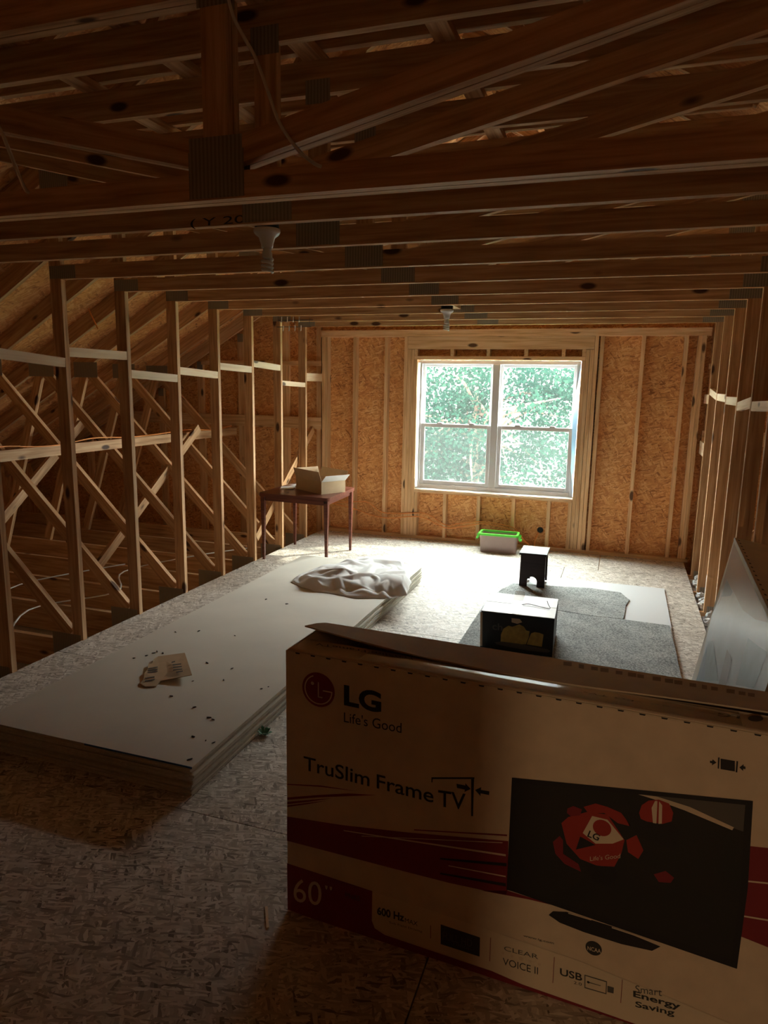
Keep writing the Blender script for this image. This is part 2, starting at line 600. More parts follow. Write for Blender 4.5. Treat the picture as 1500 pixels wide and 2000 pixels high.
def text(name, s, o, u, v, mat, parent, n, lift, bold=0.0):
    """lettering whose bounding box is stretched over the frame o + u*x + v*y"""
    cu = bpy.data.curves.new('t', 'FONT')
    cu.body = s
    cu.offset = bold
    cu.fill_mode = 'FRONT'
    cu.resolution_u = 4
    tob = bpy.data.objects.new('t', cu)
    COL.objects.link(tob)
    dg = bpy.context.evaluated_depsgraph_get()
    me = bpy.data.meshes.new_from_object(tob.evaluated_get(dg))
    bpy.data.objects.remove(tob)
    bpy.data.curves.remove(cu)
    n = Vector(n).normalized()
    o, u, v = Vector(o), Vector(u), Vector(v)
    xs = [p.co.x for p in me.vertices]
    ys = [p.co.y for p in me.vertices]
    x0, x1, y0, y1 = min(xs), max(xs), min(ys), max(ys)
    for p in me.vertices:
        a = (p.co.x - x0) / (x1 - x0)
        b = (p.co.y - y0) / (y1 - y0)
        p.co = o + u * a + v * b + n * lift
    me.update()
    me.materials.clear()
    return link(name, me, parent, None, mat)

# ------------------------------------------------------------------ room numbers
S = 0.6096
W = 4.2374
H = 2.4387
YW = 6.538            # inner face of the window-wall studs
YS = YW + 0.089       # inner face of its sheathing
YB = -6.5             # wall behind the camera
RX0, RZ0, RS = 0.0, 3.085, 0.575   # rafter underside: z = RZ0 + RS*x on the left
XE = -4.6             # eave
XR = W / 2
def roof_z(x):        # underside of the deck
    return RZ0 + 0.165 + RS * (x if x < XR else W - x)

# ------------------------------------------------------------------ floor
floor = thing('floor', (2.1, 2, 0), None, None, kind='structure')
rows = []
y = 0.96 - 1.2192 * 7
while y < YW:
    rows.append((max(y, YB), min(y + 1.2192, YS)))
    y += 1.2192
for i, (y0, y1) in enumerate(rows):
    if y1 <= YB:
        continue
    cuts = {0: [1.80], 1: [0.58, 3.02]}[(i + 1) % 2]
    if y1 > 5.9:
        cuts = [0.92, 3.35]
    xs = [-0.012] + cuts + [4.20]
    for a, b in zip(xs[:-1], xs[1:]):
        g = 0.0028
        panel('floor_panel', [(a + g, y0 + g, -0.018), (b - g, y0 + g, -0.018), (b - g, y1 - g, -0.018), (a + g, y1 - g, -0.018)], 0.018, 'osb_floor', floor)
# ceiling of the storey below, seen between the joists outside the floor
low = box('ceiling_below', (XE, YB, -0.29), (W - XE, YS, -0.262), 'drywall_edge')
tag(low, kind='structure')

# ------------------------------------------------------------------ roof deck
ceil = thing('ceiling', (XR, 2, 3), None, None, kind='structure')
L = math.hypot(1, RS)
nrow = 6
for side in (0, 1):
    for r in range(nrow):
        xa = XE + (XR - XE) * r / nrow
        xb = XE + (XR - XE) * (r + 1) / nrow
        y0 = YB
        while y0 < YS:
            y1 = min(y0 + 2.4384, YS)
            p = [(xa, y0, roof_z(xa)), (xb - 0.002, y0, roof_z(xb - 0.002)), (xb - 0.002, y1 - 0.003, roof_z(xb - 0.002)), (xa, y1 - 0.003, roof_z(xa))]
            if side:
                p = [(W - q[0], q[1], q[2]) for q in p][::-1]
            panel('roof_panel', p, 0.012, 'osb_roof', ceil)
            y0 += 2.4384

# unseen sheet added over the deck to block light leaks, with a gable overhang
for side in (0, 1):
    a, b = (XE - 0.2, roof_z(XE - 0.2) + 0.016), (XR, roof_z(XR) + 0.016)
    pts = [(a[0], YB - 0.3, a[1]), (b[0], YB - 0.3, b[1]), (b[0], YS + 0.35, b[1]), (a[0], YS + 0.35, a[1])]
    if side:
        pts = [(W - q[0], q[1], q[2]) for q in pts]
    prism('light_seal_sheet', pts, (0, 0, 0.03), 'leaf_debris', ceil)

# eave closure
for nm, x in (('wall_left', XE), ('wall_right', W - XE)):
    o = box(nm, (x - 0.01, YB, -0.29), (x + 0.01, YS, roof_z(x)), 'osb_wall')
    tag(o, kind='structure')

# ------------------------------------------------------------------ wall behind the camera, doorway added to shape the warm lamp's beam
wb = thing('wall_back', (2, YB, 0), None, None, kind='structure')
DX0, DX1, DZ = 3.50, 4.24, 2.06
def gable_part(name, x0, x1, z0, z1, y, mat, parent):
    """sheet from x0 to x1, its top cut along the roof when z1 is None"""
    if z1 is None:
        top = [(x1, y, roof_z(x1))] + ([(XR, y, roof_z(XR))] if x0 < XR < x1 else []) + [(x0, y, roof_z(x0))]
    else:
        top = [(x1, y, z1), (x0, y, z1)]
    return panel(name, [(x0, y, z0), (x1, y, z0)] + top, -0.012, mat, parent)
gable_part('wall_panel', XE, DX0, -0.29, None, YB, 'osb_wall', wb)
gable_part('wall_panel', DX1, W - XE, -0.29, None, YB, 'osb_wall', wb)
gable_part('wall_panel', DX0, DX1, DZ, None, YB, 'osb_wall', wb)
# unseen enclosure added round the warm lamp
sw = thing('wall_lamp_enclosure', (3.4, -4, 0), None, None, kind='structure')
box('wall_panel', (2.6, -9.0, -0.3), (2.62, YB - 0.02, 2.6), 'drywall_face', sw)
box('wall_panel', (4.5, -9.0, -0.3), (4.52, YB - 0.02, 2.6), 'drywall_face', sw)
box('wall_panel', (2.6, -9.02, -0.3), (4.52, -9.0, 2.6), 'drywall_face', sw)
box('enclosure_ceiling', (2.6, -9.0, 2.6), (4.52, YB - 0.02, 2.62), 'drywall_face', sw)
box('enclosure_floor', (2.6, -9.0, -0.03), (4.52, YB, 0.0), 'osb_floor', sw)

# ------------------------------------------------------------------ window wall
WX0, WX1, WZ0, WZ1 = 1.19, 3.01, 0.600, 2.100
wf = thing('wall_front', (2.1, YW, 0), None, None, kind='structure')
cols = [XE, -3.69, -2.47, -1.25, -0.03, WX0]
for a, b in zip(cols[:-1], cols[1:]):
    zt = roof_z(a)
    if zt > 2.5:
        gable_part('sheathing_panel', a, b, -0.29, 2.437, YS, 'osb_wall', wf)
        gable_part('sheathing_panel', a, b, 2.437, None, YS, 'osb_wall', wf)
    else:
        gable_part('sheathing_panel', a, b, -0.29, None, YS, 'osb_wall', wf)
cols = [WX1, 4.23, 5.45, 6.67, W - XE]
for a, b in zip(cols[:-1], cols[1:]):
    if roof_z(b) > 2.5:
        gable_part('sheathing_panel', a, b, -0.29, 2.437, YS, 'osb_wall', wf)
        gable_part('sheathing_panel', a, b, 2.437, None, YS, 'osb_wall', wf)
    else:
        gable_part('sheathing_panel', a, b, -0.29, None, YS, 'osb_wall', wf)
gable_part('sheathing_panel', WX0, WX1, -0.29, WZ0, YS, 'osb_wall', wf)
gable_part('sheathing_panel', WX0, WX1, WZ1, 2.437, YS, 'osb_wall', wf)
gable_part('sheathing_panel', WX0, WX1, 2.437, None, YS, 'osb_wall', wf)

def wstud(x, z0, z1, name='stud', t=0.038, mat='wall_lumber', y0=None, y1=None):
    box(name, (x, y0 or YW, z0), (x + t, y1 or YS, z1), mat, wf)
box('bottom_plate', (0.0, YW, 0.0), (W, YS, 0.038), 'wall_lumber', wf)
box('top_plate', (-0.02, YW, 2.395), (W + 0.02, YS, 2.433), 'wall_lumber', wf)
box('top_plate', (-0.02, YW, 2.356), (W + 0.02, YS, 2.394), 'wall_lumber', wf)
ZT = 2.355
for x in (-0.005, 0.034, 0.396, 0.790, 3.190, 3.600, 4.010, 4.135, 4.175):
    wstud(x, 0.039, ZT)
# king and jack studs either side of the window
for x in (1.030, 1.070):
    wstud(x, 0.039, ZT if x < 1.05 else 2.215)
for x in (1.110, 1.150):
    wstud(x, 0.039, 2.100 if x > 1.12 else 2.215)
for x in (3.012, 3.052):
    wstud(x, 0.039, 2.100 if x < 3.03 else 2.215)
for x in (3.094, 3.135):
    wstud(x, 0.039, ZT if x > 3.12 else 2.215)
box('window_header', (1.070, YW, 2.218), (3.132, YS - 0.02, 2.354), 'wall_lumber', wf)
box('head_plate', (1.150, YW, 2.102), (3.050, YS, 2.140), 'wall_lumber', wf)
for x in (1.150, 1.575, 1.985, 2.40, 2.80, 3.012):
    wstud(x, 2.141, 2.217, 'cripple_stud')
box('sill_plate', (1.190, YW, 0.560), (3.010, YS, 0.598), 'wall_lumber', wf)
for x in (1.192, 1.545, 1.945, 2.345, 2.74, 2.970):
    wstud(x, 0.039, 0.559, 'cripple_stud')
# gable framing outside the room, both sides
for sgn in (0, 1):
    def mx(x, w):
        return x if not sgn else W - x - w
    for x, w in ((-0.10, 0.06), (-0.56, 0.089), (-1.19, 0.089), (-1.79, 0.089), (-2.40, 0.089), (-3.01, 0.089), (-3.62, 0.089)):
        xx = mx(x, w)
        zt = roof_z(x) - 0.16
        box('gable_stud', (xx, YS - 0.042, -0.25), (xx + w, YS - 0.002, zt), 'wall_lumber', wf)
        if x < -0.5:
            box('gusset_plate', (xx + 0.005, YS - 0.0445, zt - 0.10), (xx + w - 0.005, YS - 0.0425, zt), 'galv', wf)
    for z0, z1, xa in ((1.26, 1.40, -2.9), (2.02, 2.075, -1.70)):
        a, b = (xa, -0.02) if not sgn else (W + 0.02, W - xa)
        box('ledger_board', (a, YS - 0.083, z0), (b, YS - 0.045, z1), 'wall_lumber', wf)
    a, b = (XE + 0.02, RZ0 + RS * (XE + 0.02)), (-0.02, RZ0 + RS * -0.02)
    if sgn:
        a, b = (W - a[0], a[1]), (W - b[0], b[1])
    beam('gable_rafter', (a[0], YS - 0.08, a[1] + 0.080), (b[0], YS - 0.08, b[1] + 0.080), 0.14, 0.038, 'wall_lumber', wf)
for z0 in (0.93, 1.75):    # blocks tying the right corner
    pass

# ------------------------------------------------------------------ window
win = thing('window_1', (2.1, YS, 0.6), None, None, kind='structure')
FY0, FY1 = YS - 0.035, YS + 0.045
def bar(name, x0, x1, z0, z1, y0, y1, mat='white_vinyl', parent=None, bevel=0.003):
    return box(name, (x0, y0, z0), (x1, y1, z1), mat, parent or win, bevel)
g = 0.006
bar('frame_jamb', WX0 + g, WX0 + 0.045, WZ0 + g, WZ1 - g, FY0, FY1)
bar('frame_jamb', WX1 - 0.045, WX1 - g, WZ0 + g, WZ1 - g, FY0, FY1)
bar('frame_head', WX0 + 0.045, WX1 - 0.045, WZ1 - 0.045, WZ1 - g, FY0, FY1)
bar('frame_sill', WX0 + 0.045, WX1 - 0.045, WZ0 + g, WZ0 + 0.060, FY0, FY1)
MXC = 2.098
bar('mullion', MXC - 0.040, MXC + 0.040, WZ0 + 0.060, WZ1 - 0.045, FY0 - 0.004, FY1)
ZM = 1.352
for a, b in ((WX0 + 0.045, MXC - 0.040), (MXC + 0.040, WX1 - 0.045)):
    up = thing('upper_sash', ((a + b) / 2, YS + 0.02, ZM), None, None)
    up.parent = win; up.matrix_basis = world_of(win).inverted() @ Matrix.Translation(((a + b) / 2, YS + 0.02, ZM))
    lo = thing('lower_sash', ((a + b) / 2, YS, WZ0), None, None)
    lo.parent = win; lo.matrix_basis = world_of(win).inverted() @ Matrix.Translation(((a + b) / 2, YS, WZ0))
    z0, z1, y0, y1, w = ZM - 0.02, WZ1 - 0.046, YS + 0.010, YS + 0.038, 0.030
    bar('stile', a, a + w, z0, z1, y0, y1, parent=up); bar('stile', b - w, b, z0, z1, y0, y1, parent=up)
    bar('rail', a + w, b - w, z1 - w, z1, y0, y1, parent=up); bar('rail', a + w, b - w, z0, z0 + 0.036, y0, y1, parent=up)
    box('pane', (a + w, y0 + 0.012, z0 + 0.036), (b - w, y0 + 0.016, z1 - w), 'glass', up)
    z0, z1, y0, y1, w = WZ0 + 0.061, ZM + 0.022, YS - 0.024, YS + 0.006, 0.043
    bar('stile', a, a + w, z0, z1, y0, y1, parent=lo); bar('stile', b - w, b, z0, z1, y0, y1, parent=lo)
    bar('rail', a + w, b - w, z1 - 0.042, z1, y0, y1, parent=lo); bar('rail', a + w, b - w, z0, z0 + 0.045, y0, y1, parent=lo)
    box('pane', (a + w, y0 + 0.012, z0 + 0.045), (b - w, y0 + 0.016, z1 - 0.042), 'glass', lo)
    for fx in (0.27, 0.73):   # cam locks on the meeting rail
        cx = a + (b - a) * fx
        prism('sash_lock', [(cx - 0.035, y0 - 0.002, z1), (cx + 0.035, y0 - 0.002, z1), (cx + 0.020, y0 - 0.002, z1 + 0.016), (cx - 0.020, y0 - 0.002, z1 + 0.016)], (0, 0.028, 0), 'white_vinyl', lo)
    box('insect_screen', (a, YS + 0.040, WZ0 + 0.06), (b, YS + 0.041, ZM), 'screen', win)
# house-wrap edges round the frame
vs, fs = [], []
n = 46
for i in range(n + 1):
    x = WX0 - 0.005 + (WX1 - WX0 + 0.01) * i / n
    h = 0.012 + 0.012 * noise.noise((x * 9, 0, 3)) + 0.008 * noise.noise((x * 31, 2, 3))
    vs += [(x, YW - 0.004, WZ0 - 0.001 - h), (x, YW + 0.030, WZ0 + 0.002), (x, YS - 0.036, WZ0 + 0.010 + h * 0.4)]
for i in range(n):
    for k in range(2):
        fs.append((i * 3 + k, i * 3 + 3 + k, i * 3 + 4 + k, i * 3 + 1 + k))
mesh_obj('house_wrap', vs, fs, 'paper', win, smooth=True)
for nm, x, mt in (('house_wrap', WX0 + 0.001, 'paper'), ('flashing_film', WX1 - 0.001, 'sky_film')):
    vs, fs = [], []
    sg = 1 if x < 2 else -1
    for i in range(31):
        z = WZ0 + 0.02 + (WZ1 - WZ0 - 0.05) * i / 30
        k = math.sin(PI * i / 30) if mt == 'sky_film' else 0.35
        wv = 0.010 * noise.noise((z * 6, x, 1))
        vs += [(x + sg * (0.001 + 0.004 * k), YW + 0.010 + wv, z), (x + sg * (0.006 + 0.045 * k + wv), YS - 0.034 - 0.02 * k, z)]
    for i in range(30):
        fs.append((i * 2, i * 2 + 1, i * 2 + 3, i * 2 + 2))
    mesh_obj(nm, vs, fs, mt, win, smooth=True)

# ------------------------------------------------------------------ roof trusses
ORD = ['first', 'second', 'third', 'fourth', 'fifth', 'sixth', 'seventh', 'eighth', 'ninth']
KX = 2.075

def line_stick(name, a, b, depth, y, parent, mat='lumber', below=False, t=0.038):
    """stick in a truss plane: a-b is its lower (or upper) edge in x,z; y is its front face"""
    a, b = Vector((a[0], 0, a[1])), Vector((b[0], 0, b[1]))
    d = (b - a).normalized()
    nrm = Vector((-d.z, 0, d.x))
    if nrm.z < 0:
        nrm = -nrm
    if below:
        nrm = -nrm
    off = nrm * depth / 2 + Vector((0, y + t / 2, 0))
    return beam(name, a + off, b + off, depth, t, mat, parent)

def plate(x0, x1, z0, z1, y, parent):
    box('gusset_plate', (x0, y - 0.0016, z0), (x1, y - 0.0002, z1), 'galv', parent)

def truss(yb, label, group=None):
    """yb: far face of the truss"""
    y = yb - 0.038
    t = thing('roof_truss', (XR, y, -0.018), label, 'roof truss', group)
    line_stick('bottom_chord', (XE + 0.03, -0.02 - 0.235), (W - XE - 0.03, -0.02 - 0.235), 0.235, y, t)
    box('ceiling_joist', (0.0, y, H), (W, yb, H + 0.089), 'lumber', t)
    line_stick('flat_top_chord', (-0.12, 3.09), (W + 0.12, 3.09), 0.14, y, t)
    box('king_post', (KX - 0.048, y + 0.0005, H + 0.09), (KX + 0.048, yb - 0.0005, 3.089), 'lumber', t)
    for s in (0, 1):
        X = (lambda x: x) if s == 0 else (lambda x: W - x)
        kx = KX if s == 0 else W - KX
        x0, x1 = sorted((X(-0.089), X(0.0)))
        box('stud', (x0, y, -0.0185), (x1, yb, 3.075), 'lumber', t)
        line_stick('rafter', (X(XE + 0.02), RZ0 + RS * (XE + 0.02)), (X(-0.02), RZ0 + RS * -0.02), 0.14, y, t)
        line_stick('upper_web', (X(kx - 0.06), H + 0.105), (X(0.02), 3.00), 0.089, y, t)
        line_stick('web', (X(-0.085), 0.060), (X(-1.93), 1.885), 0.089, y, t, below=True)
        line_stick('outer_web', (X(-2.00), 1.86), (X(-2.66), -0.015), 0.089, y, t)
        a, b = sorted((X(-0.085), X(0.12)))
        plate(a, b, H + 0.004, H + 0.082, y, t)
        a, b = sorted((X(-0.27), X(-0.02)))
        plate(a, b, -0.19, 0.035, y, t)
        a, b = sorted((X(-2.17), X(-1.86)))
        plate(a, b, 1.83, 1.99, y, t)
        a, b = sorted((X(-0.12), X(0.10)))
        plate(a, b, 2.98, 3.16, y, t)
    plate(KX - 0.11, KX + 0.11, H + 0.006, H + 0.16, y, t)
    plate(KX - 0.06, KX + 0.06, 3.05, 3.15, y, t)
    return t

trusses = {}
for i in range(10, 2, -1):
    trusses[i] = truss(i * S, 'pine roof truss, %s in the row counted from the window wall' % ORD[10 - i], 'pine roof trusses')
trusses[2] = truss(1.335, 'pine roof truss carrying the nearer spiral bulb, next to the doubled truss', 'pine roof trusses')
trusses[1] = truss(1.013, 'window-side ply of the doubled roof truss', 'pine roof trusses')
trusses[0] = truss(0.969, 'room-side ply of the doubled roof truss, large plate under its king post', 'pine roof trusses')
plate(KX - 0.105, KX + 0.105, H + 0.010, H + 0.205, 0.969 - 0.0395, trusses[0])
# hand-written mark on the joist of the truss beside the doubled one
o = at(372, 448, y=1.297); u = at(478, 440, y=1.297) - o; v = at(372, 428, y=1.297) - o
text('pencil_mark', '( Y 20', o, u, v, 'black', trusses[2], (0, -1, 0), 0.0006)

# caps that sit on the flat chords and carry the upper roof, and the purlins between
cap_y = {0: 0.969, 2: 1.335}
cap_y.update({i: i * S for i in range(3, 11)})
ZC = 3.2305 + 0.0385
for n_, (i, yb) in enumerate(sorted(cap_y.items(), reverse=True)):
    t = thing('cap_truss', (XR, yb, ZC), 'small triangular cap truss above the %s' % ('doubled roof truss' if i == 0 else ('roof truss with the nearer spiral bulb' if i == 2 else ORD[10 - i] + ' roof truss from the window wall')), 'cap truss', 'cap trusses under the ridge')
    y = yb - 0.038
    line_stick('bottom_chord', (0.24, ZC), (W - 0.24, ZC), 0.089, y, t)
    for s in (0, 1):
        X = (lambda x: x) if s == 0 else (lambda x: W - x)
        line_stick('top_chord', (X(0.22), roof_z(0.22) - 0.108), (X(XR - 0.02), roof_z(XR - 0.02) - 0.108), 0.089, y, t)
        line_stick('cap_web', (X(1.15), ZC + 0.09), (X(1.62), roof_z(1.62) - 0.11), 0.060, y + 0.0003, t)
for k, x in enumerate((0.83, 1.42, 2.05, 2.66, 3.27)):
    o = box('purlin', (x - 0.045, 0.90, 3.2305), (x + 0.045, 6.14, 3.2685), 'lumber')
    tag(o, 'flat purlin running along the attic over the truss chords, %s from the left eave' % ORD[k], 'purlin', 'purlins on the flat chords')

# ------------------------------------------------------------------ blocks between the knee-wall studs
zs = {3: (1.955, 1.915), 4: (1.985, 1.985), 5: (1.855, 1.830), 6: (1.893, 1.868), 7: (1.948, 1.932), 8: (1.990, 1.965), 9: (1.808, 1.790)}
for i, (za, zb) in zs.items():
    y0, y1 = i * S + 0.001, (i + 1) * S - 0.039
    o = beam('blocking', (-0.020, y0 + 0.001, za), (-0.020, y1 - 0.001, zb), 0.060 if i != 9 else 0.05, 0.036, 'pale_lumber', None, side=(1, 0, 0))
    tag(o, 'pale wood block, table side, between %s and %s studs from the window wall' % (ORD[9 - i], ORD[10 - i]), 'wood block', 'blocks between the left studs')
o = box('blocking', (-0.045, 6.097, 1.835), (-0.005, YW - 0.001, 1.925), 'pale_lumber')
tag(o, 'pale wood block between the last left stud and the window wall', 'wood block', 'blocks between the left studs')
zr = {9: (1.80, 1.755), 8: (1.755, 1.75), 7: (1.735, 1.735), 6: (1.70, 1.745), 5: (1.716, 1.73), 4: (1.72, 1.71)}
for i, (za, zb) in zr.items():
    y0, y1 = i * S + 0.001, (i + 1) * S - 0.039
    o = beam('blocking', (W + 0.020, y0 + 0.001, zb), (W + 0.020, y1 - 0.001, za), 0.060, 0.036, 'pale_lumber', None, side=(1, 0, 0))
    tag(o, 'pale wood block, leaning carton side, between %s and %s studs from the window wall' % (ORD[9 - i], ORD[10 - i]), 'wood block', 'blocks between the right studs')
o = box('blocking', (W + 0.004, 6.097, 1.68), (W + 0.044, YW - 0.001, 1.77), 'pale_lumber')
tag(o, 'pale wood block between the last right stud and the window wall, upper of two', 'wood block', 'blocks between the right studs')
o = box('blocking', (W + 0.004, 6.097, 1.17), (W + 0.044, YW - 0.001, 1.30), 'pale_lumber')
tag(o, 'pale wood block between the last right stud and the window wall, lower of two', 'wood block', 'blocks between the right studs')

# ------------------------------------------------------------------ bracing in the left eave
def webz(x):
    return 0.060 - (x + 0.085) * (1.885 - 0.060) / (1.93 - 0.085)
o = box('lateral_brace', (-1.175, 1.2, 1.155), (-1.137, 6.44, 1.244), 'lumber')
tag(o, 'long pale brace running level across the web sticks of the left eave', 'brace board')
o = beam('diagonal_brace', (-0.115, 5.06, 0.19), (-0.115, 6.50, 1.26), 0.089, 0.036, 'lumber', None, side=(1, 0, 0))
tag(o, 'slanted brace behind the studs next to the wooden table', 'brace board')
o = beam('diagonal_brace', (-1.02, 3.72, 0.10), (-1.02, 5.42, 1.30), 0.089, 0.036, 'lumber', None, side=(1, 0, 0))
tag(o, 'slanted brace crossing the web sticks further down the left eave', 'brace board')
o = beam('diagonal_brace', (-1.9, 3.3, 0.35), (-1.9, 4.6, 1.35), 0.089, 0.036, 'lumber', None, side=(1, 0, 0))
tag(o, 'dim slanted brace deep in the left eave behind the web sticks', 'brace board')
o = box('lateral_brace', (-2.70, 1.9, 0.20), (-2.62, 4.0, 0.345), 'lumber')
tag(o, 'low brace board deep in the left eave at the foot of the outer webs', 'brace board')

# ------------------------------------------------------------------ cables
def cable(pts, mat, label, r=0.0085, cat='cable', group=None, flat=0.7):
    o = tube('cable', pts, r, mat, None, 6, flat=flat)
    return tag(o, label, cat, group)
cable([at(440, -30, y=0.90), at(455, 30, y=0.90), at(478, 75, y=0.90), at(500, 115, y=0.90), at(522, 175, y=0.90), at(545, 238, y=0.90), at(580, 290, y=0.905), at(612, 318, y=0.915), at(628, 326, y=0.926)],
      'white_cable', 'white cable hanging past the king post of the doubled truss', 0.0085)
cable([at(-25, 215, y=0.90), at(0, 252, y=0.90), at(20, 300, y=0.90), at(38, 345, y=0.905), at(50, 371, y=0.915), at(58, 376, y=0.925)],
      'white_cable', 'white cable dropping to the top of the doubled truss near its left diagonal', 0.0085)
YC = YW - 0.012
cable([at(u_, v_, y=YC) for u_, v_ in ((600, 985), (690, 980), (720, 982), (745, 1000), (780, 1003), (800, 1002), (835, 1004), (870, 1025), (900, 1022), (940, 1019), (975, 1024), (1003, 1031), (1018, 1048), (1033, 1064))],
      'orange_cable', 'upper orange cable sagging along the window wall studs down to the green-rimmed bin')
cable([at(u_, v_ + 2, y=YC - 0.034) for u_, v_ in ((605, 970), (692, 992), (725, 1004), (760, 1010), (800, 1007), (830, 1010), (870, 1029), (905, 1026), (945, 1021), (985, 1029), (1012, 1040), (1026, 1056), (1040, 1070))],
      'orange_cable', 'lower orange cable sagging along the window wall studs under the upper one')
cable([at(1052, 1040, y=YS - 0.01), at(1047, 1050, y=YW + 0.02), at(1044, 1060, y=YW), at(1042, 1078, y=YW - 0.03)], 'orange_cable', 'short orange cable hanging from the box hole in the window wall')
cable([(-1.13, y_, 1.262 + 0.018 * math.sin(y_ * 5.1)) for y_ in (1.3, 1.7, 2.1, 2.5, 2.9, 3.2, 3.5, 3.9, 4.4, 4.9, 5.4, 5.9, 6.3)], 'orange_cable', 'orange cable lying along the level brace of the left eave')
cable([at(-10, 576, y=4.19), at(40, 574, y=4.19), at(100, 580, y=4.19), at(140, 584, y=4.19), at(165, 590, y=4.19), at(178, 615, y=4.19), at(192, 643, y=4.19)], 'orange_cable', 'orange cable looping under the roof boards behind the left studs')
cable([(-0.30, 2.0, 0.0), (-0.9, 2.8, -0.01), (-0.55, 3.4, 0.01), (-0.95, 4.0, 0.0), (-0.7, 4.8, -0.005), (-0.3, 5.4, 0.0)], 'white_cable', 'white cable lying over the joists beside the left studs')
cable([(-1.6, 1.8, 0.01), (-1.2, 2.6, 0.0), (-1.5, 3.3, 0.0), (-1.1, 4.2, 0.01)], 'white_cable', 'white cable lying over the joists further under the left eave')

# electric box hole on the window wall
c = at(1055, 1035, y=YS - 0.001)
eb = thing('outlet_hole', c, 'dark round cable hole in the window wall beside the bin', 'cable hole')
lathe('grommet', [(0.0, -0.001), (0.030, -0.001), (0.034, 0.003), (0.030, 0.007), (0.0, 0.007)], (0, 0, 0), 'black', None).matrix_basis = Matrix.Identity(4)
gr = bpy.data.objects[-1] if False else [o_ for o_ in COL.objects if o_.name.startswith('grommet')][-1]
gr.parent = eb
gr.matrix_basis = Matrix.Rotation(PI / 2, 4, 'X')

# ------------------------------------------------------------------ lamp holders with spiral bulbs
def lamp(p, label):
    t = thing('lamp_holder', p, label, 'light fixture', 'bare bulb fixtures')
    x, y, z = p
    lathe('porcelain_base', [(0.0, 0), (0.056, 0.0), (0.056, -0.012), (0.050, -0.022), (0.034, -0.034), (0.026, -0.060), (0.024, -0.074), (0.0, -0.074)], p, 'porcelain', t)
    lathe('mounting_box', [(0.0, 0.0005), (0.050, 0.0005), (0.050, 0.03), (0.0, 0.03)], (x, y, z), 'black', t)
    b = lathe('bulb_base', [(0.0, -0.075), (0.017, -0.075), (0.017, -0.088), (0.021, -0.093), (0.021, -0.112), (0.013, -0.118), (0.0, -0.118)], p, 'bulb_glass', t)
    pts = []
    for k in range(60):
        a = k / 60 * 3.2 * 2 * PI
        pts.append((x + 0.021 * math.cos(a), y + 0.021 * math.sin(a), z - 0.119 - 0.052 * k / 60))
    tube('spiral_tube', pts, 0.0065, 'bulb_glass', b, 7, per=0)
    return t
pa = at(540, 450, y=1.345)
lamp((2.02, 1.40, H - 0.001), 'white bulb holder with a spiral bulb under the truss next to the doubled truss')
lamp((2.014, 4.55, H - 0.001), 'white bulb holder with a spiral bulb close to the window wall')
for y0, y1, yy in ((1.336, 1.452, 1.40), (4.500, 4.838, 4.55)):
    o = box('bulb_backer', (1.97, y0 + 0.001, H + 0.031), (2.07, y1 - 0.001, H + 0.07), 'lumber')
    tag(o, 'short backer board above the %s bulb holder' % ('nearer' if yy < 2 else 'farther'), 'wood block')

# ------------------------------------------------------------------ hook rack hanging from a joist
hy = 5.486 - 0.045
t = thing('hook_rack', (0.15, hy, 2.44), 'wire rack with rows of small chrome hooks hung from a joist', 'hook rack')
tube('top_wire', [(-0.02, hy, 2.452), (0.38, hy, 2.452)], 0.0032, 'dark_steel', t, 6, per=0)
tube('bottom_wire', [(-0.04, hy, 2.385), (0.36, hy, 2.385)], 0.0032, 'dark_steel', t, 6, per=0)
for x in (-0.02, 0.17, 0.34):
    tube('hanger_wire', [(x, hy, 2.500), (x, hy, 2.38)], 0.002, 'dark_steel', t, 6, per=0)
for k in range(4):
    for zz, dx in ((2.462, 0.0), (2.374, 0.02)):
        x = 0.02 + dx + k * 0.068
        tube('hook', [(x, hy - 0.004, zz + 0.025), (x, hy - 0.006, zz - 0.012), (x + 0.004, hy - 0.02, zz - 0.028), (x + 0.012, hy - 0.03, zz - 0.020)], 0.0058, 'steel', t, 6, per=4)

